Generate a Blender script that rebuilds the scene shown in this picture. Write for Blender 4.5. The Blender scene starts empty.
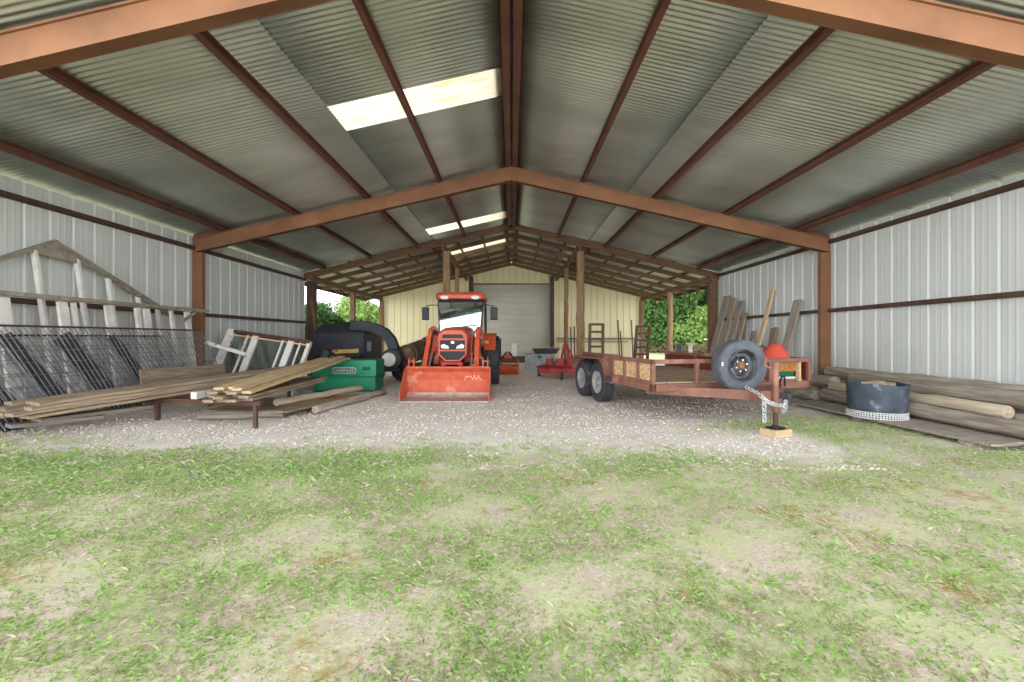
import bpy, math, random
import numpy as np
from mathutils import Vector, Matrix
random.seed(7); RNG = np.random.default_rng(11)
sc = bpy.context.scene
COL = sc.collection
F, HC, CX, CY = 412.0, 1.15, 511.5, 338.0     # focal length in px, eye height, principal point

def P(x, y, Y):
    return Vector(((x-CX)*Y/F, Y, HC-(y-CY)*Y/F))

# ------------------------------------------------------------------ materials
def lin(c):
    return tuple(((v/255.)/12.92 if v/255. <= .04045 else ((v/255.+.055)/1.055)**2.4) for v in c)+(1.,)

MATS = {}
def mat(name, c1, c2=None, scale=6., rough=.75, metal=0., bump=0., stretch=(1,1,1), rnd=0., detail=6., lo=.35, hi=.65, c3=None, s3=1.5, lo3=.55, hi3=.7, spec=.3, bscale=None):
    m = bpy.data.materials.new(name); m.use_nodes = True; MATS[name] = m
    nt = m.node_tree; N = nt.nodes; L = nt.links; b = N['Principled BSDF']
    b.inputs['Roughness'].default_value = rough; b.inputs['Metallic'].default_value = metal
    b.inputs['Specular IOR Level'].default_value = spec
    b.inputs['Base Color'].default_value = lin(c1)
    tc = N.new('ShaderNodeTexCoord'); mp = N.new('ShaderNodeMapping'); mp.inputs['Scale'].default_value = stretch
    L.new(tc.outputs['Object'], mp.inputs['Vector']); col = None
    def noise(s, d=detail):
        n = N.new('ShaderNodeTexNoise'); n.inputs['Scale'].default_value = s; n.inputs['Detail'].default_value = d
        L.new(mp.outputs['Vector'], n.inputs['Vector']); return n
    def ramp(n, a, z):
        r = N.new('ShaderNodeMapRange'); r.inputs['From Min'].default_value = a; r.inputs['From Max'].default_value = z
        L.new(n.outputs['Fac'], r.inputs['Value']); return r
    def mix(fac, a, bcol, mode='MIX'):
        x = N.new('ShaderNodeMix'); x.data_type = 'RGBA'; x.blend_type = mode
        if hasattr(fac, 'links'): L.new(fac, x.inputs[0])
        else: x.inputs[0].default_value = fac
        for i, v in ((6, a), (7, bcol)):
            if hasattr(v, 'links'): L.new(v, x.inputs[i])
            else: x.inputs[i].default_value = v
        return x.outputs[2]
    if c2:
        n = noise(scale); col = mix(ramp(n, lo, hi).outputs[0], lin(c1), lin(c2))
        if c3:
            n3 = noise(s3); col = mix(ramp(n3, lo3, hi3).outputs[0], col, lin(c3))
    if rnd:
        oi = N.new('ShaderNodeObjectInfo'); r = N.new('ShaderNodeMapRange')
        r.inputs['To Min'].default_value = 1-rnd; r.inputs['To Max'].default_value = 1+rnd*.6
        L.new(oi.outputs['Random'], r.inputs['Value'])
        cb = N.new('ShaderNodeCombineColor')
        for i in range(3): L.new(r.outputs[0], cb.inputs[i])
        col = mix(1., col if col else lin(c1), cb.outputs[0], 'MULTIPLY')
    if col: L.new(col, b.inputs['Base Color'])
    if bump:
        n = noise(bscale or scale*3); bp = N.new('ShaderNodeBump'); bp.inputs['Strength'].default_value = bump
        bp.inputs['Distance'].default_value = .02
        L.new(n.outputs['Fac'], bp.inputs['Height']); L.new(bp.outputs['Normal'], b.inputs['Normal'])
    return m

M = {}
M['beam'] = mat('rust_primer_beam', (138,97,68), (119,82,60), 2.2, .6, bump=.15, c3=(154,110,78), s3=1.1, lo3=.56, hi3=.72)
M['purlin'] = mat('rust_primer_purlin', (114,76,62), (98,64,54), 3, .65, bump=.1)
M['galv'] = mat('galvanised_roof', (196,198,190), (172,174,166), .9, .34, .72, stretch=(.6,1.6,1), c3=(200,198,188), s3=2.2, lo3=.6, hi3=.75, spec=.5)
M['wallm'] = mat('wall_panel_paint', (206,208,206), (196,199,196), .7, .45, spec=.4)
M['wallb'] = mat('back_wall_panel_paint', (218,208,168), (208,199,160), .8, .5, spec=.4)
M['door'] = mat('roller_door_paint', (192,188,174), (178,175,162), 1.2, .5, stretch=(.3,1,2))
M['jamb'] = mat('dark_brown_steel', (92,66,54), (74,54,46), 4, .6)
M['timber'] = mat('post_timber', (164,122,84), (132,96,66), 4, .85, bump=.3, stretch=(6,6,.7), rnd=.12)
M['timberp'] = mat('pole_timber', (160,130,100), (132,104,78), 4, .85, bump=.3, stretch=(.7,6,6), rnd=.1)
M['timberx'] = mat('rafter_timber', (124,95,70), (98,74,55), 4, .85, bump=.3, stretch=(.7,6,6), rnd=.2)
M['board'] = mat('weathered_board', (172,154,132), (132,112,94), 5, .85, bump=.35, stretch=(.6,9,9), rnd=.22)
M['boardn'] = mat('pale_board', (214,190,152), (190,160,122), 5, .8, bump=.25, stretch=(.6,9,9), rnd=.12)
M['boardg'] = mat('grey_board', (170,160,150), (132,122,112), 5, .88, bump=.4, stretch=(.6,9,9), rnd=.15)
M['ply'] = mat('brown_plywood', (176,138,108), (150,114,90), 3, .8, bump=.15, stretch=(.8,4,4), rnd=.1)
M['log'] = mat('weathered_log', (178,167,153), (134,122,110), 3.5, .9, bump=.5, stretch=(.7,8,8), rnd=.2)
M['logp'] = mat('pale_log', (198,184,162), (170,153,130), 3.5, .88, bump=.4, stretch=(.7,8,8), rnd=.1)
M['osb'] = mat('strand_board', (214,186,146), (176,138,96), 28, .8, bump=.1, stretch=(1,1,1.6), lo=.4, hi=.6, detail=2)
M['osbd'] = mat('strand_board_dark', (176,124,72), (140,92,50), 20, .8, bump=.1, stretch=(1,1,1.6), detail=2)
M['trailer'] = mat('trailer_rust_red', (142,101,86), (120,84,72), 5, .7, bump=.12, c3=(176,130,114), s3=3, lo3=.58, hi3=.74)
M['traild'] = mat('trailer_dark_red', (120,52,46), (98,44,40), 3, .7)
M['deck'] = mat('trailer_deck_planks', (184,164,140), (150,130,110), 5, .85, bump=.2, stretch=(9,.7,9))
M['orange'] = mat('tractor_orange', (204,88,56), (188,78,50), 4, .42, spec=.45, c3=(212,116,86), s3=3, lo3=.6, hi3=.76)
M['bucket'] = mat('bucket_worn_orange', (206,100,70), (190,86,60), 6, .5, c3=(206,140,114), s3=4, lo3=.58, hi3=.7)
M['lip'] = mat('worn_steel_edge', (190,172,162), (160,142,132), 8, .6, .1)
M['black'] = mat('black_plastic', (30,31,35), (42,43,48), 4, .5)
M['blackm'] = mat('black_steel', (40,40,44), (58,56,58), 5, .5, .2)
M['hopper'] = mat('hopper_black', (42,44,52), (58,60,68), 2.5, .5, c3=(78,78,82), s3=1.7, lo3=.6, hi3=.75)
M['rubber'] = mat('tyre_rubber', (52,53,57), (70,71,75), 9, .8, bump=.1)
M['rubberg'] = mat('dusty_tyre_rubber', (98,102,110), (76,79,86), 6, .75)
M['chalk'] = mat('chalk', (232,186,166), None, rough=.9)
M['chrome'] = mat('bright_steel', (200,202,206), None, rough=.28, metal=.85)
M['zinc'] = mat('zinc_chain', (206,208,212), (170,172,176), 20, .4, .6)
M['steelrim'] = mat('dark_steel_rim', (58,60,66), (104,104,108), 9, .45, .5)
M['rimw'] = mat('pale_wheel_rim', (198,198,202), (150,148,150), 9, .45, .3)
M['rusthub'] = mat('rusty_hub', (168,104,62), (120,74,50), 14, .8)
M['white'] = mat('white_paint', (226,222,218), (204,198,192), 6, .6, bump=.1)
M['whitew'] = mat('chipped_white_wood', (224,220,214), (206,200,194), 5, .75, bump=.2, c3=(168,150,132), s3=9, lo3=.62, hi3=.7, stretch=(1,1,1))
M['gablewood'] = mat('grey_gable_timber', (158,148,134), (132,122,110), 4, .85, bump=.25, stretch=(3,3,3), rnd=.1)
M['wire'] = mat('dark_wire', (156,156,162), (124,124,130), 12, .5, .6)
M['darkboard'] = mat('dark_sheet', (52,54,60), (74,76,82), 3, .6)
M['green'] = mat('green_enamel', (18,138,98), (14,122,88), 3, .4, spec=.5)
M['greend'] = mat('dark_green_enamel', (12,96,70), (10,84,62), 3, .45)
M['red'] = mat('red_enamel', (176,58,58), (152,50,52), 5, .5)
M['redp'] = mat('faded_red_plastic', (204,84,66), (190,74,58), 5, .5)
M['greybox'] = mat('grey_enamel', (168,172,178), (146,150,156), 4, .5)
M['tub'] = mat('scuffed_black_tub', (56,64,76), (82,91,104), 4, .6, c3=(128,134,142), s3=7, lo3=.6, hi3=.72, bump=.1)
M['mesh'] = mat('white_mesh', (216,216,214), (190,190,188), 30, .7)
M['drum'] = mat('brown_drum', (112,92,72), (84,68,56), 4, .75, bump=.15, c3=(140,112,84), s3=6)
M['concrete'] = mat('old_concrete', (176,164,156), (150,140,132), 8, .9, bump=.2)
M['bark'] = mat('bark', (112,96,80), (84,72,60), 8, .9, bump=.4)
M['amber'] = mat('amber_lens', (240,150,40), None, rough=.3)
M['lens'] = mat('lamp_lens', (236,238,238), (214,216,220), 40, .18, spec=.6)
M['seat'] = mat('seat_vinyl', (36,36,40), None, rough=.6)
M['yellowb'] = mat('yellow_plank', (206,176,100), (184,152,84), 5, .8, stretch=(.6,9,9), bump=.1)

def glassmat(name, tint, refl):
    m = bpy.data.materials.new(name); m.use_nodes = True; nt = m.node_tree; N = nt.nodes; L = nt.links
    N.clear(); o = N.new('ShaderNodeOutputMaterial'); mx = N.new('ShaderNodeMixShader'); t = N.new('ShaderNodeBsdfTransparent')
    g = N.new('ShaderNodeBsdfGlossy'); g.inputs['Roughness'].default_value = .04; g.inputs['Color'].default_value = (.9,.95,1,1)
    t.inputs['Color'].default_value = lin(tint); fr = N.new('ShaderNodeFresnel'); fr.inputs['IOR'].default_value = 1.5
    ad = N.new('ShaderNodeMath'); ad.operation = 'ADD'; ad.inputs[1].default_value = refl; ad.use_clamp = True
    L.new(fr.outputs[0], ad.inputs[0]); L.new(ad.outputs[0], mx.inputs[0]); L.new(t.outputs[0], mx.inputs[1]); L.new(g.outputs[0], mx.inputs[2])
    L.new(mx.outputs[0], o.inputs['Surface']); return m
M['glass'] = glassmat('cab_glass', (200,212,208), .5)
M['pane'] = glassmat('window_pane', (214,220,220), .1)

def skymat():
    m = bpy.data.materials.new('fibreglass_sheet'); m.use_nodes = True; nt = m.node_tree; N = nt.nodes; L = nt.links
    N.clear(); o = N.new('ShaderNodeOutputMaterial'); mx = N.new('ShaderNodeMixShader'); d = N.new('ShaderNodeBsdfDiffuse'); t = N.new('ShaderNodeBsdfTranslucent')
    tc = N.new('ShaderNodeTexCoord'); mp = N.new('ShaderNodeMapping'); mp.inputs['Scale'].default_value = (1,6,1)
    n = N.new('ShaderNodeTexNoise'); n.inputs['Scale'].default_value = 3; n.inputs['Detail'].default_value = 6
    r = N.new('ShaderNodeValToRGB'); r.color_ramp.elements[0].position = .25; r.color_ramp.elements[0].color = lin((236,222,190))
    r.color_ramp.elements[1].position = .5; r.color_ramp.elements[1].color = lin((252,246,232))
    L.new(tc.outputs['Object'], mp.inputs[0]); L.new(mp.outputs[0], n.inputs['Vector']); L.new(n.outputs['Fac'], r.inputs[0])
    L.new(r.outputs[0], t.inputs[0]); L.new(r.outputs[0], d.inputs[0]); mx.inputs[0].default_value = .88
    L.new(d.outputs[0], mx.inputs[1]); L.new(t.outputs[0], mx.inputs[2]); L.new(mx.outputs[0], o.inputs['Surface']); return m
M['sky'] = skymat()

def leafmat(name, a, b, trans=.35, rough=.6):
    m = bpy.data.materials.new(name); m.use_nodes = True; nt = m.node_tree; N = nt.nodes; L = nt.links
    bs = N['Principled BSDF']; g = N.new('ShaderNodeNewGeometry'); mx = N.new('ShaderNodeMix'); mx.data_type = 'RGBA'
    mx.inputs[6].default_value = lin(a); mx.inputs[7].default_value = lin(b)
    L.new(g.outputs['Random Per Island'], mx.inputs[0]); L.new(mx.outputs[2], bs.inputs['Base Color']); bs.inputs['Roughness'].default_value = rough
    bs.inputs['Specular IOR Level'].default_value = .2
    if trans:
        o = N['Material Output']; t = N.new('ShaderNodeBsdfTranslucent'); L.new(mx.outputs[2], t.inputs[0])
        ms = N.new('ShaderNodeMixShader'); ms.inputs[0].default_value = trans
        L.new(bs.outputs[0], ms.inputs[1]); L.new(t.outputs[0], ms.inputs[2]); L.new(ms.outputs[0], o.inputs['Surface'])
    return m
M['grass'] = leafmat('grass_blades', (152,184,104), (198,216,156))
M['straw'] = leafmat('straw_blades', (190,176,150), (214,204,184), .2)
M['weed'] = leafmat('weed_leaves', (150,196,104), (192,220,140))
M['stone'] = leafmat('gravel_stone', (208,197,187), (226,217,209), 0, .9)
M['leafd'] = leafmat('leaf_dark', (44,70,36), (82,114,62))
M['leafm'] = leafmat('leaf_mid', (60,92,46), (110,142,80))
M['leafl'] = leafmat('leaf_light', (104,140,66), (164,188,110))

# ------------------------------------------------------------------ mesh builder
class MB:
    def __init__(s): s.v = []; s.f = []
    def add(s, vs, fs):
        k = len(s.v); s.v += [tuple(v) for v in vs]; s.f += [tuple(i+k for i in f) for f in fs]; return s
    def box(s, x0, x1, y0, y1, z0, z1):
        return s.add([(x0,y0,z0),(x1,y0,z0),(x1,y1,z0),(x0,y1,z0),(x0,y0,z1),(x1,y0,z1),(x1,y1,z1),(x0,y1,z1)],
                     [(0,3,2,1),(4,5,6,7),(0,1,5,4),(1,2,6,5),(2,3,7,6),(3,0,4,7)])
    def bar(s, p0, p1, w, h, up=(0,0,1)):      # w sideways, h along up
        p0 = Vector(p0); p1 = Vector(p1); d = (p1-p0).normalized(); u = Vector(up)
        r = d.cross(u)
        if r.length < 1e-4: r = d.cross(Vector((0,1,0)))
        r.normalize(); u = r.cross(d).normalized(); vs = []
        for p in (p0, p1):
            for a, b in ((-1,-1),(1,-1),(1,1),(-1,1)): vs.append(p+r*(a*w/2)+u*(b*h/2))
        return s.add(vs, [(0,1,2,3),(7,6,5,4),(0,4,5,1),(1,5,6,2),(2,6,7,3),(3,7,4,0)])
    def cyl(s, p0, p1, r0, r1=None, n=12, caps=True):
        return s.tube([p0, p1], [r0, r0 if r1 is None else r1], n, caps)
    def tube(s, pts, rad, n=8, caps=True):
        pts = [Vector(p) for p in pts]; m = len(pts)
        if not hasattr(rad, '__len__'): rad = [rad]*m
        k = len(s.v); prev = None
        for i, p in enumerate(pts):
            d = (pts[min(i+1,m-1)]-pts[max(i-1,0)]).normalized()
            if prev is None:
                a = Vector((0,0,1)) if abs(d.z) < .9 else Vector((1,0,0)); r = d.cross(a).normalized()
            else: r = (prev-d*prev.dot(d)).normalized()
            prev = r; u = r.cross(d)
            for j in range(n):
                t = 2*math.pi*j/n; s.v.append(tuple(p+(r*math.cos(t)+u*math.sin(t))*rad[i]))
        for i in range(m-1):
            for j in range(n):
                a = k+i*n+j; b = k+i*n+(j+1)%n; s.f.append((a, b, b+n, a+n))
        if caps: s.f.append(tuple(k+j for j in range(n))[::-1]); s.f.append(tuple(k+(m-1)*n+j for j in range(n)))
        return s
    def revolve(s, prof, c, axis, n=24, closed=False, a0=0, a1=2*math.pi):   # prof: (radius, offset along axis)
        c = Vector(c); ax = Vector(axis).normalized(); t = Vector((0,0,1)) if abs(ax.z) < .9 else Vector((1,0,0))
        r = ax.cross(t).normalized(); u = ax.cross(r); k = len(s.v); m = len(prof); full = abs(a1-a0-2*math.pi) < 1e-6
        cnt = n if full else n+1
        for j in range(cnt):
            t = a0+(a1-a0)*j/n; d = r*math.cos(t)+u*math.sin(t)
            for q in prof: s.v.append(tuple(c+d*q[0]+ax*q[1]))
        for j in range(n):
            for i in range(m-1 if not closed else m):
                a = k+j*m+i; b = k+j*m+(i+1)%m; e = k+((j+1)%cnt)*m+i; g = k+((j+1)%cnt)*m+(i+1)%m
                s.f.append((a, e, g, b))
        return s
    def prism(s, poly, off):                   # poly: 3d points, extruded by off
        off = Vector(off); n = len(poly); poly = [Vector(p) for p in poly]
        return s.add(poly+[p+off for p in poly], [tuple(range(n))[::-1], tuple(range(n, 2*n))]+[(i,(i+1)%n,n+(i+1)%n,n+i) for i in range(n)])
    def loft(s, secs, caps=True):
        k = len(s.v); n = len(secs[0])
        for q in secs: s.v += [tuple(p) for p in q]
        for i in range(len(secs)-1):
            for j in range(n):
                a = k+i*n+j; b = k+i*n+(j+1)%n; s.f.append((a, b, b+n, a+n))
        if caps: s.f.append(tuple(k+j for j in range(n))[::-1]); s.f.append(tuple(k+(len(secs)-1)*n+j for j in range(n)))
        return s
    def build(s, name, m, parent=None, smooth=None, bevel=0, solid=0):
        me = bpy.data.meshes.new(name); me.from_pydata(s.v, [], s.f); me.update()
        import bmesh
        bm = bmesh.new(); bm.from_mesh(me); bmesh.ops.recalc_face_normals(bm, faces=bm.faces); bm.to_mesh(me); bm.free()
        return link(name, me, m, parent, smooth, bevel, solid)

def link(name, me, m, parent=None, smooth=None, bevel=0, solid=0):
    o = bpy.data.objects.new(name, me); COL.objects.link(o)
    me.materials.append(M[m] if isinstance(m, str) else m)
    if parent: o.parent = parent
    if bevel:
        b = o.modifiers.new('bevel', 'BEVEL'); b.width = bevel; b.segments = 2; b.limit_method = 'ANGLE'
    if solid:
        b = o.modifiers.new('solid', 'SOLIDIFY'); b.thickness = solid; b.offset = 0
    if smooth is not None:
        me.polygons.foreach_set('use_smooth', [True]*len(me.polygons))
        me.set_sharp_from_angle(angle=math.radians(smooth))
    return o

def tag(o, label=None, cat=None, group=None, kind=None):
    if label: o['label'] = label
    if cat: o['category'] = cat
    if group: o['group'] = group
    if kind: o['kind'] = kind
    return o
def thing(name, label, cat, loc=(0,0,0), rz=0., group=None):
    o = bpy.data.objects.new(name, None); COL.objects.link(o); o.empty_display_size = .2
    o.location = loc; o.rotation_euler = (0,0,rz); return tag(o, label, cat, group)

def orient(p0, p1, up=(0,0,1)):
    p0 = Vector(p0); p1 = Vector(p1); d = (p1-p0).normalized(); r = Vector(up).cross(d)
    if r.length < 1e-4: r = Vector((0,1,0))
    r.normalize(); u = d.cross(r)
    return Matrix(((d.x,r.x,u.x,p0.x),(d.y,r.y,u.y,p0.y),(d.z,r.z,u.z,p0.z),(0,0,0,1))), (p1-p0).length

def board(name, p0, p1, w, h, m, up=(0,0,1), parent=None, warp=0.):
    """plank: local x runs along the grain, w across, h thick"""
    mx, L = orient(p0, p1, up); b = MB(); n = max(2, int(L/.6)); secs = []
    for i in range(n+1):
        t = i/n; o = warp*math.sin(t*math.pi)
        secs.append([(t*L,-w/2,o-h/2),(t*L,w/2,o-h/2),(t*L,w/2,o+h/2),(t*L,-w/2,o+h/2)])
    b.loft(secs); ob = b.build(name, m, parent, bevel=min(.004, h*.15)); ob.matrix_local = mx; return ob

def pole(name, p0, p1, r0, r1, m, parent=None, n=14, seed=0, wob=.012):
    mx, L = orient(p0, p1); rnd = random.Random(seed); b = MB(); k = max(3, int(L/.25)); pts = []; rad = []
    for i in range(k+1):
        t = i/k; pts.append((t*L, rnd.uniform(-wob, wob), rnd.uniform(-wob, wob))); rad.append((r0+(r1-r0)*t)*rnd.uniform(.95, 1.05))
    pts = [(p[0], p[1]*math.sin(math.pi*i/k), p[2]*math.sin(math.pi*i/k)) for i, p in enumerate(pts)]
    b.tube([(-.012,0,0)]+pts+[(L+.012,0,0)], [rad[0]*.86]+rad+[rad[-1]*.86], n)
    ob = b.build(name, m, parent, smooth=40); ob.matrix_local = mx; return ob

# ------------------------------------------------------------------ dimensions of the shed
W = 6.4; S = .227; HR = HC+3.53          # half width, roof slope, ridge underside height
Y1, Y2, Y3, YB = 3.31, 8.22, 12.75, 19.5
YF = 2.85                                  # front edge of the roof
SR, HRR = .245, HC+3.62                    # rear, timber part of the roof
XR = 7.0
def zr(x): return HR-S*abs(x)
def zrr(x): return HRR-SR*abs(x)

def smooth01(t): t = min(1, max(0, t)); return t*t*(3-2*t)
def gz(x, y):
    m = smooth01((-x-4.0)/1.6)*smooth01((y-2.6)/1.6)*smooth01((9.5-y)/2.5)*.14
    return m

# ------------------------------------------------------------------ ground
def make_ground():
    xs = np.concatenate([np.linspace(-60,-12,17), np.linspace(-11,11,111), np.linspace(12,60,17)])
    ys = np.concatenate([np.linspace(-12,-1,8), np.linspace(-.6,13,114), np.linspace(14,90,39)])
    X, Yv = np.meshgrid(xs, ys); Z = np.zeros_like(X)
    for i in range(X.shape[0]):
        for j in range(X.shape[1]): Z[i,j] = gz(X[i,j], Yv[i,j])
    near = (np.abs(X) < 11) & (Yv < 13)
    Z += near*(.006*np.sin(X*5.1+Yv*3.3)+.006*np.sin(X*2.3-Yv*6.1)+.004*np.sin(9*X)*np.sin(8*Yv))-.008*near
    n = len(xs); v = np.stack([X, Yv, Z], -1).reshape(-1, 3).tolist(); f = []
    for i in range(len(ys)-1):
        for j in range(n-1): a = i*n+j; f.append((a, a+1, a+n+1, a+n))
    me = bpy.data.meshes.new('ground'); me.from_pydata(v, [], f); me.update()
    m = bpy.data.materials.new('ground_soil'); m.use_nodes = True; nt = m.node_tree; N = nt.nodes; L = nt.links; b = N['Principled BSDF']
    b.inputs['Roughness'].default_value = .95; b.inputs['Specular IOR Level'].default_value = .1
    tc = N.new('ShaderNodeTexCoord'); sep = N.new('ShaderNodeSeparateXYZ'); L.new(tc.outputs['Object'], sep.inputs[0])
    def noise(s, d=6, r=.6):
        q = N.new('ShaderNodeTexNoise'); q.inputs['Scale'].default_value = s; q.inputs['Detail'].default_value = d; q.inputs['Roughness'].default_value = r
        L.new(tc.outputs['Object'], q.inputs['Vector']); return q.outputs['Fac']
    def mr(v, a, z, lo=0., hi=1.):
        q = N.new('ShaderNodeMapRange'); q.inputs['From Min'].default_value = a; q.inputs['From Max'].default_value = z
        q.inputs['To Min'].default_value = lo; q.inputs['To Max'].default_value = hi; L.new(v, q.inputs['Value']); return q.outputs[0]
    def ma(op, a, bb):
        q = N.new('ShaderNodeMath'); q.operation = op
        for i, t in enumerate((a, bb)):
            if hasattr(t, 'links'): L.new(t, q.inputs[i])
            else: q.inputs[i].default_value = t
        return q.outputs[0]
    def mix(fac, a, bb):
        q = N.new('ShaderNodeMix'); q.data_type = 'RGBA'; L.new(fac, q.inputs[0])
        for i, t in ((6, a), (7, bb)):
            if hasattr(t, 'links'): L.new(t, q.inputs[i])
            else: q.inputs[i].default_value = lin(t)
        return q.outputs[2]
    nb = noise(1.1, 4); nf = noise(9, 8, .7); ng = noise(48, 4, .7); nm = noise(3.2, 6)
    gr = mix(mr(nf, .35, .65), (218,206,197), (232,223,216)); gr = mix(mr(ng, .38, .62), gr, (236,229,223)); gr = mix(mr(nm, .62, .78), gr, (198,185,174))
    so = mix(mr(nf, .35, .65), (200,186,168), (180,166,148)); so = mix(mr(ng, .5, .7), so, (214,204,190)); so = mix(mr(nm, .42, .62), so, (186,190,148))
    moss = ma('MULTIPLY', mr(noise(1.7, 5), .57, .63), mr(nf, .42, .55, 0, .8)); so = mix(moss, so, (156,130,70))
    yb = ma('ADD', sep.outputs['Y'], mr(nb, 0, 1, -1.1, 1.1)); gm = mr(yb, 3.75, 4.35)
    bk = mr(sep.outputs['Y'], 19.6, 20.2, 1, 0); ax = N.new('ShaderNodeMath'); ax.operation = 'ABSOLUTE'; L.new(sep.outputs['X'], ax.inputs[0])
    sd = mr(ma('ADD', ax.outputs[0], mr(nb, 0, 1, -.5, .5)), 6.5, 7.2, 1, 0); gm = ma('MULTIPLY', ma('MULTIPLY', gm, bk), sd)
    rgt = mr(ma('ADD', sep.outputs['X'], mr(nm, 0, 1, -1, 1)), 3.4, 3.9); nearr = mr(sep.outputs['Y'], 6.2, 7., 1, 0); gm = ma('MULTIPLY', gm, mr(ma('MULTIPLY', rgt, nearr), 0, 1, 1, .35))
    lawn = mix(mr(nf, .3, .7), (184,192,150), (202,207,172)); out = mr(ma('MAXIMUM', mr(sep.outputs['Y'], 9, 13), mr(ax.outputs[0], 8, 10)), 0, 1)
    so = mix(out, so, lawn)
    L.new(mix(gm, so, gr), b.inputs['Base Color'])
    bp = N.new('ShaderNodeBump'); bp.inputs['Strength'].default_value = .7; bp.inputs['Distance'].default_value = .02
    L.new(ma('ADD', ng, nf), bp.inputs['Height']); L.new(bp.outputs['Normal'], b.inputs['Normal'])
    o = link('ground', me, m, smooth=60)
    tag(o, 'gravel and grassy earth ground running under and around the shed', 'ground', kind='structure')
make_ground()

# ------------------------------------------------------------------ shed shell
def corr(ya, yb, xa, xb, sgn, zf, dz, pitch=.0678, amp=.011, spp=8):
    n = max(2, int(round((yb-ya)/pitch*spp))); ys = [ya+(yb-ya)*i/n for i in range(n+1)]; b = MB()
    xs = [xa, (xa+xb)/2, xb]; vs = []; fs = []
    for x in xs:
        for y in ys: vs.append((sgn*x, y, zf(x)+dz+amp*(1+math.sin(2*math.pi*y/pitch))))
    m = n+1
    for i in range(2):
        for j in range(n): fs.append((i*m+j, i*m+j+1, (i+1)*m+j+1, (i+1)*m+j))
    return vs, fs
SKY = [(5.33, 5.95), (11.36, 12.0)]
SKYR = (14.75, 15.45)
for sgn, side in ((-1, 'left'), (1, 'right')):
    b = MB(); sk = SKY if sgn < 0 else []
    ys = [YF]+[q for s_ in sk for q in s_]+[Y3-.02]
    for i in range(0, len(ys), 2): b.add(*corr(ys[i], ys[i+1], .02, 2.46, sgn, zr, .0))
    b.add(*corr(YF, Y3-.02, 2.38, 6.62, sgn, zr, -.012))
    tag(b.build('roof_'+side, 'galv', smooth=75, solid=.002), 'corrugated galvanised roof slope over the open front bays, %s side' % side, 'roof', kind='structure')
    b = MB()
    if sgn < 0:
        b.add(*corr(Y3-.3, SKYR[0], .02, 2.46, sgn, zrr, .0)); b.add(*corr(SKYR[1], YB+.3, .02, 2.46, sgn, zrr, .0))
    else: b.add(*corr(Y3-.3, YB+.3, .02, 2.46, sgn, zrr, .0))
    b.add(*corr(Y3-.3, YB+.3, 2.38, XR, sgn, zrr, -.012))
    tag(b.build('roof_rear_'+side, 'galv', smooth=75, solid=.002), 'corrugated roof slope over the timber framed rear bays, %s side' % side, 'roof', kind='structure')
for (a, z), nm, f_ in ((SKY[0], 'nearest, large in the first bay', zr), (SKY[1], 'second one, before the timber framing', zr), (SKYR, 'farthest, thin strip among the timber rafters', zrr)):
    b = MB(); b.add(*corr(a-.03, z+.03, .06, 2.42, -1, f_, .010))
    tag(b.build('skylight_panel', 'sky', smooth=60, solid=.002), 'translucent skylight sheet in the left roof slope, '+nm, 'skylight', 'skylight sheets')
b = MB()
for sgn in (-1, 1): b.add([(0,YF,HR+.03),(sgn*.22,YF,HR-.025),(sgn*.22,YB+.3,HRR-.02),(0,YB+.3,HRR+.05)], [(0,1,2,3)])
tag(b.build('ridge_cap', 'galv', solid=.003), 'folded metal ridge cap along the roof peak', 'roof trim', kind='structure')

def ribwall(name, label, a, c, outn, z0, ztop, m, pitch=.305, cut=None):
    """panel running from a to c (2d), ribs pushed towards outn; ztop(x,y)"""
    a = Vector(a); c = Vector(c); L = (c-a).length; d = (c-a)/L; o = Vector(outn); prof = []; n = int(math.ceil(L/pitch))
    for i in range(n):
        for t, q in ((0,.028),(.014,.028),(.034,0),(.115,0),(.122,-.002),(.142,-.002),(.149,0),(.198,0),(.205,-.002),(.225,-.002),(.232,0),(.286,0)): prof.append((i*pitch+t*pitch/.305, q))
    prof = [q for q in prof if q[0] < L]+[(L, 0.)]; b = MB(); vs = []; fs = []
    for s_, q in prof:
        p = a+d*s_+o*q; vs.append((p.x, p.y, z0)); vs.append((p.x, p.y, ztop(p.x, p.y)))
    for i in range(len(prof)-1): fs.append((2*i, 2*i+2, 2*i+3, 2*i+1))
    b.add(vs, fs); return tag(b.build(name, m, solid=.0015), label, 'wall', kind='structure')
ribwall('wall_left', 'ribbed metal side wall on the left behind the gable frames', (-W, YF+.1), (-W, Y3), (-1, 0), 0, lambda x, y: zr(W)-.03, 'wallm')
ribwall('wall_right', 'ribbed pale metal side wall on the right behind the logs', (W, YF+.1), (W, Y3), (1, 0), 0, lambda x, y: zr(W)-.016, 'wallm')
DW, DZ = 1.82, HC+2.58
ribwall('wall_back_left', 'cream ribbed metal end wall left of the roller door', (-6.15, YB), (-DW-.1, YB), (0, 1), 0, lambda x, y: zrr(x)-.06, 'wallb')
ribwall('wall_back_right', 'cream ribbed metal end wall right of the roller door', (DW+.1, YB), (6.15, YB), (0, 1), 0, lambda x, y: zrr(x)-.06, 'wallb')
b = MB()
ribwall('wall_back_gable', 'yellowish ribbed metal gable panel above the roller door', (-DW-.1, YB), (DW+.1, YB), (0, 1), DZ, lambda x, y: zrr(x)-.06, 'wallb')
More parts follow.
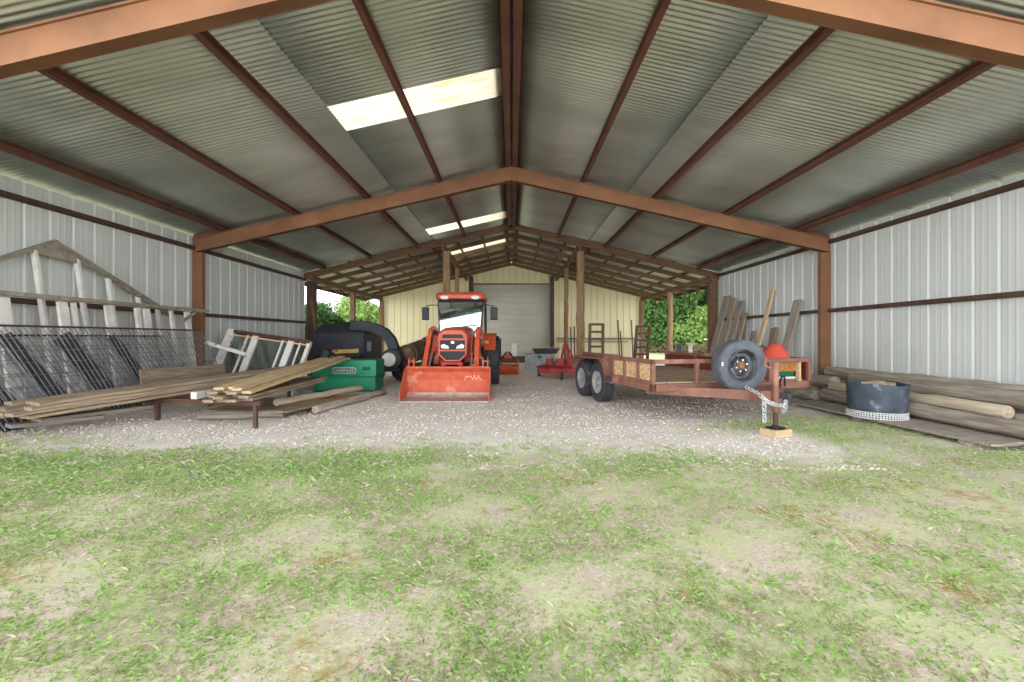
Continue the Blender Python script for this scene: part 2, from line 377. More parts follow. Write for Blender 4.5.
# roller door
d = thing('door_1', 'wide closed roller door with horizontal ribs in the end wall', 'door', (0, YB+.02, 0)); d['kind'] = 'structure'
b = MB(); n = 46; vs = []; fs = []
for i in range(n*4+1):
    z = (DZ)*i/(n*4); q = .012*math.sin(2*math.pi*i/4+.7); vs += [(-DW+.02, q, z), (DW-.02, q, z)]
for i in range(n*4): fs.append((2*i, 2*i+1, 2*i+3, 2*i+2))
b.add(vs, fs); b.build('door_curtain', 'door', d, smooth=50, solid=.003)
MB().box(-DW, DW, -.03, .03, 0, .07).build('bottom_rail', 'blackm', d)
MB().box(-DW-.02, DW+.02, -.05, .0, DZ-.05, DZ).build('header', 'jamb', d)
for s_ in (-1, 1):
    x = s_*(DW+.09); MB().box(x-.1, x+.1, -.1, .0, 0, zrr(DW)-.24).build('jamb', 'jamb', d)
    MB().box(s_*DW-.03, s_*DW+.03, -.1, -.03, 0, DZ).build('guide_track', 'greybox', d)

# steel portal frames
def portal(Y, nm, which):
    t = .11
    for s_, side in ((-1, 'left'), (1, 'right')):
        x0, x1 = s_*6.18, s_*6.38; lo, hi = min(x0, x1), max(x0, x1)
        r = thing('steel_column', 'rust red steel column on the %s at the %s frame' % (side, nm), 'column', (s_*6.28, Y+.05, 0)); r['kind'] = 'structure'
        zt = zr(6.3)-.115-.27
        MB().box(-.1, .1, -.043, .05, 0, zt).build('shaft', 'beam', r, bevel=.006)
        MB().box(-.13, .13, -.09, .09, 0, .015).build('base_plate', 'beam', r)
        # rafter
        d_ = .27; y0 = Y; ye = Y-s_*(.065 if which == 0 else 0); b = MB(); top = lambda x: zr(x)-.105
        xe = 6.36
        b.prism([(0, y0, top(0)), (s_*xe, ye, top(xe)), (s_*xe, ye, top(xe)-d_), (0, y0, top(0)-d_)], (0, t, 0))
        ra = thing('steel_rafter', 'rust red steel rafter sloping from ridge to %s column, %s frame' % (side, nm), 'rafter', (0,0,0)); ra['kind'] = 'structure'
        b.build('web', 'beam', ra)
        b = MB(); b.prism([(0, y0-.02, top(0)), (s_*xe, ye-.02, top(xe)), (s_*xe, ye-.02, top(xe)-.02), (0, y0-.02, top(0)-.02)], (0, t+.04, 0)); b.build('top_flange', 'beam', ra)
        b = MB(); b.prism([(0, y0-.006, top(0)-d_+.02), (s_*xe, ye-.006, top(xe)-d_+.02), (s_*xe, ye-.006, top(xe)-d_), (0, y0-.006, top(0)-d_)], (0, t+.012, 0)); b.build('bottom_flange', 'beam', ra)
        b = MB(); b.prism([(s_*5.85, Y+.04, top(5.85)), (s_*6.38, Y+.04, top(6.38)), (s_*6.38, Y+.04, zr(6.38)-.014), (s_*5.85, Y+.04, zr(5.85)-.014)], (0,.03,0)); b.build('eave_bracket', 'purlin', ra)
        MB().box(min(s_*.01, s_*.05), max(s_*.01, s_*.05), y0-.025, y0+t+.02, top(0)-d_-.02, top(0)+.01).build('ridge_plate', 'beam', ra)
portal(Y1, 'nearest', 0); portal(Y2, 'middle', 1)

PX = [1.43, 2.87, 4.30, 5.72]
def cpurlin(x, s_, label, name='roof_purlin'):
    # C section lying on the rafters, open side to the ridge
    h, w = .098, .062; b = MB(); ya, yb = YF+.04, Y3-.06
    zt = lambda xx: zr(xx)-.014
    xo, xi = x+w*.5, x-w*.5
    def P2(xx, k): return (s_*xx, 0, zt(xx)-k)
    b.prism([(s_*xi, ya, zt(xi)-h), (s_*xo, ya, zt(xo)-h), (s_*xo, ya, zt(xo)-h+.006), (s_*xi, ya, zt(xi)-h+.006)], (0, yb-ya, 0))
    b.prism([(s_*xi, ya, zt(xi)), (s_*xo, ya, zt(xo)), (s_*xo, ya, zt(xo)-.006), (s_*xi, ya, zt(xi)-.006)], (0, yb-ya, 0))
    b.prism([(s_*xo, ya, zt(xo)), (s_*(xo-.006), ya, zt(xo)), (s_*(xo-.006), ya, zt(xo)-h), (s_*xo, ya, zt(xo)-h)], (0, yb-ya, 0))
    b.prism([(s_*xi, ya, zt(xi)-h), (s_*(xi+.006), ya, zt(xi)-h), (s_*(xi+.006), ya, zt(xi)-h+.02), (s_*xi, ya, zt(xi)-h+.02)], (0, yb-ya, 0))
    tag(b.build(name, 'purlin'), label, 'purlin', 'steel roof purlins', 'structure')
ORD = ['first', 'second', 'third', 'fourth']
for s_, side in ((-1, 'left'), (1, 'right')):
    for k, x in enumerate(PX): cpurlin(x, s_, 'rust red steel purlin under the %s roof slope, %s from the ridge' % (side, ORD[k]))
    b = MB(); x0, x1 = sorted((s_*.014, s_*.125)); b.box(x0, x1, YF+.04, Y3-.06, zr(.07)-.106, zr(.07)-.10); b.box(*sorted((s_*.125, s_*.119)), YF+.04, Y3-.06, zr(.07)-.106, zr(.13)-.01); b.box(*sorted((s_*.014, s_*.02)), YF+.04, Y3-.06, zr(.07)-.106, zr(.07)-.02)
    tag(b.build('ridge_purlin', 'purlin'), 'rust red ridge purlin channel on the %s of the peak' % side, 'purlin', 'steel roof purlins', 'structure')
GZ = {'left': (2.95, 1.63), 'right': (3.07, 1.70)}
for s_, side in ((-1, 'left'), (1, 'right')):
    for z, nm in zip(GZ[side], ('upper', 'lower')):
        b = MB(); xa, xb = sorted((s_*(W-.012), s_*(W-.09))); b.box(xa, xb, YF+.15, Y3-.1, z-.035, z-.029); b.box(xa, xb, YF+.15, Y3-.1, z+.029, z+.035); b.box(*sorted((s_*(W-.09), s_*(W-.084))), YF+.15, Y3-.1, z-.035, z+.035)
        tag(b.build('wall_girt', 'jamb'), '%s horizontal steel girt along the %s wall' % (nm, side), 'girt', 'steel wall girts', 'structure')

# timber framed rear bays
def tpost(x, y, ztop, r, label, square=False, lean=0.):
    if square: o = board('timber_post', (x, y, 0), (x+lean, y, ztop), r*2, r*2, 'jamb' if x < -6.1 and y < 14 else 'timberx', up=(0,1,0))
    else: o = pole('timber_post', (x, y, 0), (x+lean, y, ztop), r*1.05, r*.95, 'timberp', seed=int(x*10+y), wob=.02)
    tag(o, label, 'post', 'timber posts of the rear bays', 'structure')
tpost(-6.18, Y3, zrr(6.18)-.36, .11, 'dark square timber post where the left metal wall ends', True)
tpost(6.22, Y3, zrr(6.22)-.36, .11, 'square timber post where the right metal wall ends', True)
tpost(-6.12, 15.9, zrr(6.12)-.36, .08, 'pale timber post in the middle of the left opening', True)
tpost(6.12, 15.9, zrr(6.12)-.36, .10, 'round timber post in the middle of the right opening')
tpost(-6.12, YB-.12, zrr(6.12)-.36, .08, 'timber corner post left of the cream end wall', True)
tpost(6.12, YB-.12, zrr(6.12)-.36, .08, 'timber corner post right of the cream end wall', True)
ZG = zrr(2.1)-.215
tpost(-2.03, Y3+.1, ZG-.2, .12, 'round timber post rising behind the tractor cab')
tpost(2.15, Y3+.1, ZG-.2, .125, 'round timber post rising behind the trailer wheels')
tpost(-2.1, 15.9, ZG-.2, .085, 'thinner timber post behind the tractor post')
tpost(2.1, 15.9, ZG-.2, .085, 'thinner timber post behind the red mower', lean=.02)
for s_, side in ((-1, 'left'), (1, 'right')):
    o = board('timber_girder', (s_*2.1, Y3-.1, ZG-.1), (s_*2.1, YB-.1, ZG-.1), .09, .2, 'timberx'); tag(o, 'inner timber girder running back to the %s door jamb' % side, 'girder', None, 'structure')
    o = board('timber_girder', (s_*6.13, Y3-.12, zrr(6.13)-.28), (s_*6.13, YB-.02, zrr(6.13)-.28), .09, .16, 'timberx'); tag(o, 'eave timber girder above the %s side opening' % side, 'girder', None, 'structure')
    o = board('timber_fascia', (s_*(XR-.03), Y3, zrr(XR)-.085), (s_*(XR-.03), YB+.28, zrr(XR)-.085), .03, .14, 'jamb'); tag(o, 'dark fascia board at the edge of the rear eave, %s side' % side, 'fascia', None, 'structure')
    RY = [Y3, 13.95, 15.1, 16.25, 17.4, 18.5, 19.42]; nm = ['first, under the end of the steel purlins', 'second', 'third', 'fourth', 'fifth', 'sixth', 'last, against the end wall']
    for k, y in enumerate(RY):
        dd = .2 if k == 0 else .15; off = .045
        o = board('timber_rafter', (0, y, zrr(0)-off-dd/2), (s_*(XR-.06), y, zrr(XR-.06)-off-dd/2), .07 if k == 0 else .045, dd, 'timberx')
        tag(o, 'timber rafter of the %s rear slope, %s from the front' % (side, nm[k]) if k < 6 else 'timber rafter of the %s rear slope against the end wall' % side, 'rafter', 'timber rafters', 'structure')
    for k in range(9):
        x = .16+.81*k
        o = board('timber_purlin', (s_*x, Y3-.06, zrr(x)-.032), (s_*x, YB+.2, zrr(x)-.032), .075, .03, 'timberx', up=(s_*SR, 0, 1))
        tag(o, 'wooden purlin across the rear rafters on the %s slope, %s from the ridge' % (side, ['first','second','third','fourth','fifth','sixth','seventh','eighth','ninth and last'][k]), 'purlin', 'wooden roof purlins', 'structure')

# ------------------------------------------------------------------ tractor
def tyre(mb, c, ax, r, w, n=32, rimr=.58):
    h = w/2
    mb.revolve([(r*rimr,-h*.8),(r*(rimr+.12),-h),(r*.86,-h*1.0),(r*.96,-h*.86),(r,-h*.5),(r,h*.5),(r*.96,h*.86),(r*.86,h),(r*(rimr+.12),h),(r*rimr,h*.8)], c, ax, n, closed=True)
def lugs(mb, c, r, w, n, h):       # agricultural chevrons, wheel axis along x
    c = Vector(c)
    for i in range(n):
        for s_ in (-1, 1):
            a = 2*math.pi*(i+(.5 if s_ > 0 else 0))/n; q = []
            a2 = a+.5*2*math.pi/n*1.2
            for (aa, xx) in ((a, s_*w*.02), (a2, s_*w*.5)):
                for da in (-.045, .045): q.append((aa+da, xx))
            vs = []
            for rr in (r*.97, r+h):
                for aa, xx in q: vs.append(c+Vector((xx, math.cos(aa)*rr, math.sin(aa)*rr)))
            mb.add(vs, [(0,1,3,2),(4,6,7,5),(0,4,5,1),(2,3,7,6),(0,2,6,4),(1,5,7,3)])
TR = thing('tractor', 'orange compact tractor with cab and front loader on the gravel', 'tractor', (-1.21, 8.85, 0))
for s_ in (-1, 1):
    b = MB(); c = (s_*.61, 0, .35); tyre(b, c, (1,0,0), .33, .21); lugs(b, c, .33, .21, 16, .02); w = b.build('front_wheel', 'rubber', TR, smooth=35)
    b = MB(); b.revolve([(.0,.04),(.10,.05),(.13,.01),(.19,.0),(.195,.06),(.195,-.06),(.0,-.06)], c, (s_,0,0), 20); b.build('rim', 'orange', w, smooth=35)
    b = MB(); c = (s_*.74, 1.5, .60); tyre(b, c, (1,0,0), .57, .32, 40); lugs(b, c, .57, .32, 20, .03); w = b.build('rear_wheel', 'rubber', TR, smooth=35)
    b = MB(); b.revolve([(.0,.02),(.15,.03),(.18,-.02),(.32,-.03),(.335,.1),(.335,-.1),(.0,-.1)], c, (s_,0,0), 24); b.build('rim', 'orange', w, smooth=35)
# chassis
b = MB(); b.box(-.17,.17,-.25,1.7,.42,.72); b.box(-.14,.14,-.5,-.2,.45,.62); b.bar((-.6,0,.36),(.6,0,.36),.12,.12); b.bar((-.6,1.5,.6),(.6,1.5,.6),.2,.2); b.box(-.25,.25,.3,.9,.5,.95); b.build('chassis', 'blackm', TR, bevel=.01)
MB().cyl((-.28,.25,.62),(-.28,.55,.62),.07).build('oil_filter', 'red', TR, smooth=40); MB().cyl((.26,.05,.78),(.26,.5,.78),.06).build('starter_motor', 'red', TR, smooth=40); MB().box(-.3,-.17,-.1,.3,.7,.9).build('side_cover', 'red', TR, bevel=.02); MB().box(.17,.32,.1,.55,.62,.8).build('side_cover', 'red', TR, bevel=.02)
def sec(y, hw, zt, zb, wb, arch=.06):
    return [(-wb,y,zb),(-hw*.97,y,zb+(zt-zb)*.30),(-hw,y,zb+(zt-zb)*.62),(-hw*.96,y,zt-arch*1.2),(-hw*.72,y,zt-arch*.25),(0,y,zt),(hw*.72,y,zt-arch*.25),(hw*.96,y,zt-arch*1.2),(hw,y,zb+(zt-zb)*.62),(hw*.97,y,zb+(zt-zb)*.30),(wb,y,zb)]
b = MB(); b.loft([sec(-.37,.27,1.31,.68,.13), sec(-.31,.30,1.345,.66,.15), sec(.1,.315,1.385,.72,.2), sec(.80,.33,1.42,.80,.3)]); HO = b.build('hood', 'orange', TR, smooth=50)
b = MB(); y = -.382
b.prism([(-.225,y,1.145),(.225,y,1.145),(.20,y,1.225),(-.20,y,1.225)], (0,.02,0)); b.prism([(-.255,y,.915),(.255,y,.915),(.25,y,1.105),(-.25,y,1.105)], (0,.02,0)); b.prism([(-.14,y,.69),(.14,y,.69),(.245,y,.80),(.25,y,.875),(-.25,y,.875),(-.245,y,.80)], (0,.02,0))
g = b.build('grille', 'black', TR)
b = MB()
for i in range(6): b.box(-.2+.0*i,.2,y-.006,y,.72+i*.025,.727+i*.025)
b.build('grille_slats', 'blackm', g)
b = MB()
b.bar((-.27,y-.008,1.125),(.27,y-.008,1.125),.02,.035); b.bar((-.265,y-.008,.895),(.265,y-.008,.895),.02,.03); b.bar((-.275,y-.006,1.24),(-.275,y-.006,.80),.02,.03,(1,0,0)); b.bar((.275,y-.006,1.24),(.275,y-.006,.80),.02,.03,(1,0,0)); b.bar((-.275,y-.006,.81),(-.14,y-.006,.68),.02,.03,(1,0,0)); b.bar((.275,y-.006,.81),(.14,y-.006,.68),.02,.03,(1,0,0)); b.bar((-.15,y-.006,.685),(.15,y-.006,.685),.02,.03)
b.build('grille_surround', 'orange', TR, bevel=.004)
for s_ in (-1, 1):
    b = MB(); b.prism([(s_*.07,y-.012,.93),(s_*.235,y-.012,.94),(s_*.24,y-.012,1.0),(s_*.19,y-.012,1.03),(s_*.09,y-.012,.985)], (0,.02,0)); b.build('headlight', 'lens', TR, bevel=.006)
b = MB(); b.revolve([(.0,.012),(.03,.012),(.04,0)], (0,y,1.06), (0,-1,0), 16); b.v = [(v[0]*1.1, v[1], 1.06+(v[2]-1.06)*.75) for v in b.v]; e = b.build('emblem', 'chrome', TR, smooth=40)
# weights / front bumper
b = MB(); b.box(-.22,.22,-.5,-.38,.46,.66); b.bar((-.22,-.44,.62),(.22,-.44,.62),.05,.08); b.build('front_bumper', 'red', TR, bevel=.01)
# loader
for s_ in (-1, 1):
    x = s_*.50
    b = MB(); pts = [(x,.72,1.26),(x,.2,1.33),(x,-.12,1.27),(x,-.32,1.05),(x*1.04,-.78,.42)]
    for i in range(4):
        b.bar(pts[i], pts[i+1], .085, .15 if i < 3 else .13, (0,-.4,1) if i < 3 else (0,-1,.6))
    for p in pts[1:4]: b.cyl((p[0]-.043,p[1],p[2]),(p[0]+.043,p[1],p[2]),.072,n=14)
    b.build('loader_arm', 'orange', TR, smooth=35)
    b = MB(); b.box(x-.06,x+.06,.55,.78,.55,1.32); b.box(x-.02 if s_ < 0 else x-.3, x+.3 if s_ < 0 else x+.02,.58,.72,.55,.68); b.build('loader_tower', 'orange', TR, bevel=.01)
    b = MB(); b.cyl((x+s_*.07,.62,.72),(x+s_*.07,.15,.98),.04); b.build('lift_cylinder', 'blackm', TR, smooth=40)
    b = MB(); b.cyl((x+s_*.07,.15,.98),(x+s_*.07,-.2,1.16),.022); b.build('lift_rod', 'chrome', TR, smooth=40)
    b = MB(); b.cyl((x-s_*.09,-.2,1.18),(x-s_*.09,-.5,.82),.036); b.build('tilt_cylinder', 'orange', TR, smooth=40)
    b = MB(); b.cyl((x-s_*.09,-.5,.82),(x-s_*.09,-.78,.55),.02); b.build('tilt_rod', 'chrome', TR, smooth=40)
    b = MB(); b.tube([(x-s_*.06,.5,1.2),(x-s_*.07,.0,1.32),(x-s_*.08,-.35,1.12),(x-s_*.08,-.55,.85)], .014, 6); b.build('hydraulic_hose', 'black', TR, smooth=60)
b = MB(); b.cyl((-.5,-.70,.53),(.5,-.70,.53),.04); b.build('cross_tube', 'orange', TR, smooth=40)
BK = MB(); pr = [(-1.46,.015),(-1.0,.015),(-.90,.05),(-.85,.14),(-.845,.34),(-.87,.49),(-.93,.565)]
po = [(-1.46,.0),(-.99,.0),(-.88,.035),(-.83,.13),(-.825,.345),(-.85,.50),(-.92,.585)]
BK.prism([(-.815,q[0],q[1]) for q in pr+po[::-1]], (1.61,0,0))
for x in (-.825, .795): BK.prism([(x,q[0],q[1]) for q in [(-1.44,.0),(-.88,.0),(-.83,.13),(-.825,.345),(-.85,.50),(-.92,.585),(-1.02,.55),(-1.40,.16)]], (.016,0,0))
bk = BK.build('bucket', 'bucket', TR)
b = MB(); b.box(-.83,.81,-1.50,-1.36,-.002,.022); b.build('cutting_edge', 'lip', bk); b = MB(); b.prism([(-.80,-1.38,.016),(-.80,-1.0,.018),(-.80,-.905,.056),(-.80,-.875,.10),(-.80,-.865,.10),(-.80,-.895,.045),(-.80,-1.0,.012),(-.80,-1.38,.012)], (1.58,0,0)); b.build('worn_floor', 'lip', bk)
b = MB(); b.cyl((-.81,-.93,.58),(.79,-.93,.58),.028,n=10); b.build('top_lip', 'bucket', bk, smooth=40)
b = MB(); zz = [(.30,.33),(.33,.40),(.42,.41),(.46,.34),(.49,.43),(.53,.33),(.57,.42),(.60,.35),(.64,.34)]
for i in range(len(zz)-1): b.bar((zz[i][0],-.853-.16*max(0,zz[i][1]-.34),zz[i][1]),(zz[i+1][0],-.853-.16*max(0,zz[i+1][1]-.34),zz[i+1][1]),.014,.012,(0,1,0))
b.build('chalk_mark', 'chalk', bk)
for x in (-.72, .70):
    b = MB()
    for k in (-.045, .045): b.prism([(x+k,-.98,.58),(x+k,-.86,.58),(x+k,-.86,.72),(x+k,-.90,.78),(x+k,-.96,.74)], (.016,0,0))
    b.cyl((x-.06,-.90,.70),(x+.08,-.90,.70),.018); b.build('hook_bracket', 'bucket', bk)
for s_ in (-1, 1):
    b = MB(); x = s_*.5
    for k in (-.06, .05): b.prism([(x+k,-.84,.2),(x+k,-.7,.3),(x+k,-.72,.6),(x+k,-.84,.55)], (.014,0,0))
    b.build('quick_hitch', 'orange', bk)
# cab
CB = thing('cab', None, None); CB.parent = TR; CB.name = 'cab'
def quad(b, p, t=.012):
    n = (Vector(p[1])-Vector(p[0])).cross(Vector(p[3])-Vector(p[0])).normalized()*t; b.prism(p, n)
yf, yb_ = .86, 2.0
A = {-1: [(-.46,yf-.04,1.12),(-.53,yf+.12,2.02)], 1: [(.46,yf-.04,1.12),(.53,yf+.12,2.02)]}
for s_ in (-1, 1):
    b = MB(); b.bar(A[s_][0], A[s_][1], .045, .05); b.bar((s_*.46,yf-.04,1.14),(s_*.40,yf-.02,.72),.045,.05); b.build('front_pillar', 'blackm', CB)
    b = MB(); b.bar((s_*.56,1.55,1.2),(s_*.55,1.58,2.02),.05,.05); b.build('middle_pillar', 'blackm', CB)
    b = MB(); b.bar((s_*.52,yb_,1.1),(s_*.52,yb_,2.02),.06,.06); b.build('rear_pillar', 'blackm', CB)
    b = MB(); quad(b, [(s_*.47,yf,.78),(s_*.55,1.5,.95),(s_*.55,1.55,2.0),(s_*.53,yf+.14,2.0)], .006); b.build('door_glass', 'glass', CB)
    b = MB(); b.bar((s_*.49,yf+.05,1.3),(s_*.52,yf+.09,1.8),.02,.03); b.build('door_handle', 'blackm', CB)
b = MB(); quad(b, [(-.45,yf-.045,1.14),(.45,yf-.045,1.14),(.52,yf+.075,2.0),(-.52,yf+.075,2.0)], .006); ws = b.build('windshield', 'glass', CB)
b = MB(); b.bar((-.06,yf-.03,1.40),(.40,yf-.025,1.46),.012,.02); b.cyl((-.06,yf-.03,1.40),(-.1,yf-.03,1.36),.018); b.build('wiper', 'black', CB)
b = MB(); quad(b, [(-.5,yb_,1.2),(.5,yb_,1.2),(.5,yb_,2.0),(-.5,yb_,2.0)], .006); b.build('rear_glass', 'glass', CB)
b = MB(); b.box(-.5,.5,yf-.06,yf,.98,1.14); b.box(-.42,.42,yf-.02,yb_,.66,.74); b.build('cab_floor', 'blackm', CB)
def rsec(z, hx, y0, y1, c=.08): return [(-hx+c,y0,z),(hx-c,y0,z),(hx,y0+c,z),(hx,y1-c,z),(hx-c,y1,z),(-hx+c,y1,z),(-hx,y1-c,z),(-hx,y0+c,z)]
b = MB(); b.loft([rsec(2.05,.53,yf+.02,2.08), rsec(2.08,.57,yf-.07,2.14), rsec(2.16,.575,yf-.08,2.15), rsec(2.225,.545,yf-.02,2.08), rsec(2.25,.43,yf+.12,1.95)]); b.build('cab_roof', 'orange', CB, smooth=40)
b = MB(); b.loft([rsec(2.0,.53,yf+.03,2.06), rsec(2.04,.55,yf,2.08)]); b.build('roof_lining', 'black', CB)
for s_ in (-1, 1):
    b = MB(); b.revolve([(0,.03),(.05,.03),(.075,.01),(.08,-.02),(0,-.02)], (s_*.36,yf-.075,2.095), (0,-1,-.15), 18); b.v = [(s_*.36+(v[0]-s_*.36)*1.25, v[1], 2.095+(v[2]-2.095)*.6) for v in b.v]; b.build('work_light', 'lens', CB, smooth=40)
    b = MB(); b.tube([(s_*.52,yf+.08,1.92),(s_*.66,yf-.02,1.93),(s_*.80,yf-.06,1.89)], .012, 6); mi = b.build('mirror_arm', 'black', CB, smooth=60)
    b = MB(); b.box(s_*.80-.085,s_*.80+.085,yf-.10,yf-.05,1.57,1.87); b.build('mirror', 'black', mi, bevel=.02)
b = MB(); b.revolve([(.17,-.012),(.185,0),(.17,.012),(.155,0)], (0,1.12,1.42), (0,-.5,.87), 24, closed=True); b.bar((-.17,1.12,1.42),(.17,1.12,1.42),.03,.02); b.cyl((0,1.12,1.42),(0,.98,1.15),.03); b.build('steering_wheel', 'black', CB, smooth=50)
b = MB(); b.box(-.24,.24,1.35,1.8,.98,1.1); b.loft([[(-.22,1.75,1.08),(.22,1.75,1.08),(.22,1.85,1.08),(-.22,1.85,1.08)],[(-.2,1.82,1.6),(.2,1.82,1.6),(.2,1.9,1.6),(-.2,1.9,1.6)]]); b.box(-.15,.15,1.45,1.7,.74,.98); b.build('seat', 'seat', CB, bevel=.03)
for s_ in (-1, 1):
    b = MB(); c = Vector((0,1.5,.62)); sec_ = []
    for i in range(11):
        a = math.radians(22+i*14); rr = .66; y_, z_ = 1.5-math.cos(a)*rr, .62+math.sin(a)*rr; x0, x1 = (s_*.50, s_*.83)
        y2, z2 = 1.5-math.cos(a)*(rr-.025), .62+math.sin(a)*(rr-.025); sec_.append([(x0,y_,z_),(x1,y_,z_),(x1,y2,z2),(x0,y2,z2)])
    b.loft(sec_); fe = b.build('rear_fender', 'orange', TR, smooth=30)
    b = MB(); b.box(s_*.62-.05,s_*.62+.05,.88,.93,1.02,1.09); b.build('turn_signal', 'amber', fe, bevel=.008)
    b = MB(); b.box(*sorted((s_*.36,s_*.62)),.75,.92,.40,.43); b.box(*sorted((s_*.38,s_*.42)),.78,.85,.40,.75); b.build('step', 'blackm', TR)
for x in (-.3, .3): MB().bar((x,1.6,.58),(x,2.5,.5),.05,.06).build('lower_link', 'blackm', TR)
MB().bar((0,1.95,.9),(0,2.5,.75),.05,.05).build('top_link', 'blackm', TR)

# ------------------------------------------------------------------ trailer (local: u right along the front, v back, z up)
TL = thing('utility_trailer', 'rusty red tandem axle utility trailer resting on its tongue jack', 'trailer', (1.876, 5.5, 0), math.atan2(.196, .98))
WT, LT = 2.55, 3.3; ZD = .53
b = MB(); b.box(0,WT,0,.07,.43,ZD); b.box(.28,WT-.28,LT-.07,LT,.43,ZD); b.box(0,.07,0,1.5,.43,ZD); b.box(WT-.07,WT,0,1.5,.43,ZD); b.box(.28,.35,1.44,LT,.43,ZD); b.box(WT-.35,WT-.28,1.44,LT,.43,ZD); b.box(0,.35,1.44,1.5,.43,ZD); b.box(WT-.35,WT,1.44,1.5,.43,ZD)
for v in (.8, 1.6, 2.4): b.box(.07,WT-.07,v-.03,v+.03,.44,.51)
b.build('frame', 'trailer', TL, bevel=.006)
b = MB()
for i in range(12): b.box(.075+i*.2,.268+i*.2,.075,LT-.075 if 1 <= i <= 10 else 1.43,.512,.545)
b.build('deck', 'deck', TL, bevel=.003)
b = MB(); b.box(0,WT,0,.05,.80,.86); b.box(0,.05,0,1.6,.80,.86); b.box(WT-.05,WT,0,1.6,.80,.86); b.box(.28,.33,1.6,LT,.80,.86); b.box(WT-.33,WT-.28,1.6,LT,.80,.86); b.box(0,.33,1.55,1.6,.80,.86); b.box(WT-.33,WT,1.55,1.6,.80,.86); b.build('top_rail', 'trailer', TL, bevel=.004)
for u in (.0, .66, 1.83, WT-.06):
    MB().box(u,u+.055,0,.05,ZD,.80).build('stake_post', 'trailer', TL, bevel=.004)
for v in (.38, .79, 1.2, 2.2, LT-.06):
    q_ = .28 if v > 1.5 else 0
    MB().box(q_,q_+.05,v,v+.055,ZD,.80).build('stake_post', 'trailer', TL, bevel=.004)
    MB().box(WT-.05-q_,WT-q_,v,v+.055,ZD,.80).build('stake_post', 'trailer', TL, bevel=.004)
for a, z in ((.06,.37),(.44,.78),(.85,1.19)):
    MB().box(.02,.035,a,z,ZD+.03,.80).build('side_panel', 'osb', TL)
MB().box(.01,.05,0.06,1.2,.50,.575).build('side_rail', 'trailer', TL)
MB().box(WT-.035,WT-.02,.05,1.5,ZD,.80).build('far_side_panel', 'traild', TL); MB().box(WT-.31,WT-.295,1.62,LT-.06,ZD,.80).build('far_side_panel', 'traild', TL); MB().box(.295,.31,1.62,LT-.06,ZD,.80).build('side_panel', 'traild', TL)
MB().box(1.89,2.33,.055,.075,.665,.80).build('front_panel', 'osbd', TL)
MB().box(1.89,2.30,.06,.07,.575,.665).build('green_panel', 'greend', TL)
b = MB(); b.cyl((1.89,.03,.575),(2.28,.03,.575),.018); b.build('white_pipe', 'white', TL, smooth=50)
MB().box(2.33,2.36,.0,.06,ZD,.80).build('upright_batten', 'boardn', TL)
# wheels
for v in (1.98, 2.76):
    for uo, sg in ((.04, -1), (WT-.04, 1)):
        c = (uo+(.11 if sg < 0 else -.11), v, .355); b = MB(); tyre(b, c, (1,0,0), .355, .215, 36, .56)
        for i in range(36):
            a = 2*math.pi*i/36; p = Vector(c)+Vector((0,math.cos(a)*.352,math.sin(a)*.352))
            for dx in (-.06, 0, .06): b.bar(p+Vector((dx-.02,0,0)), p+Vector((dx+.02,0,0)), .035, .012, (0,math.cos(a),math.sin(a)))
        w = b.build('wheel', 'rubber', TL, smooth=35)
        b = MB(); b.revolve([(0,.085),(.05,.085),(.055,.05),(.09,.04),(.10,.07),(.15,.075),(.165,.09),(.20,.10),(.205,.06),(.205,-.09),(0,-.09)], c, (sg,0,0), 24)
        r_ = b.build('rim', 'rimw', w, smooth=35)
        for i in range(5): a = i*2*math.pi/5; p = Vector(c)+Vector((sg*.04,math.cos(a)*.075,math.sin(a)*.075)); b = MB(); b.cyl(p, p+Vector((sg*.055,0,0)), .012, n=6); b.build('wheel_nut', 'chrome', w)
b = MB()
for v in (1.98, 2.76): b.cyl((.15,v,.355),(WT-.15,v,.355),.04)
b.bar((.3,1.7,.42),(.3,3.0,.42),.05,.05); b.bar((WT-.3,1.7,.42),(WT-.3,3.0,.42),.05,.05); b.build('axles', 'blackm', TL)
for uo in (0., WT-.26):
    b = MB(); sc_ = []
    for v, z in ((1.52,.40),(1.56,.56),(1.66,.72),(1.80,.79),(2.2,.80),(2.6,.80),(2.95,.79),(3.08,.70),(3.15,.52)): sc_.append([(uo,v,z),(uo+.26,v,z),(uo+.26,v+.004,z+.012),(uo,v+.004,z+.012)])
    b.loft(sc_); fe = b.build('fender', 'trailer', TL, smooth=50)
    x = uo if uo == 0 else uo+.25
    b = MB(); b.prism([(x,1.22,.40),(x,1.53,.40),(x,1.57,.56),(x,1.66,.70),(x,1.78,.775),(x,2.9,.775),(x,3.05,.70),(x,3.10,.72),(x,2.97,.81),(x,1.22,.81)], (.01,0,0)); b.build('fender_skirt', 'trailer', fe)
    b = MB(); b.box(uo-.0,uo+.24,1.22,1.54,.40,.415); b.build('step_plate', 'trailer', fe)
    b = MB(); b.box(x-.008 if uo == 0 else x+.01, x if uo == 0 else x+.018,1.24,1.50,.43,.50); b.build('tread_plate', 'darkboard', fe)
# ramps
for u0, lean, zt in ((.46, .035, 1.46), (1.50, .10, 1.42)):
    b = MB(); v = LT+.02; z0 = .5
    for k in (0, .30): b.bar((u0+k,v,z0),(u0+k+lean,v+.06,zt),.05,.05,(0,1,0))
    for i in range(6):
        t = (i+.9)/6.0 if i < 5 else .985; b.bar((u0+lean*t,v+.06*t,z0+(zt-z0)*t),(u0+.30+lean*t,v+.06*t,z0+(zt-z0)*t),.04,.05,(0,0,1))
    b.build('loading_ramp', 'jamb', TL)
b = MB()
for i in range(14): b.bar((.1+i*.17,LT-.02,.86),(.16+i*.17,LT-.0,.90),.02,.02)
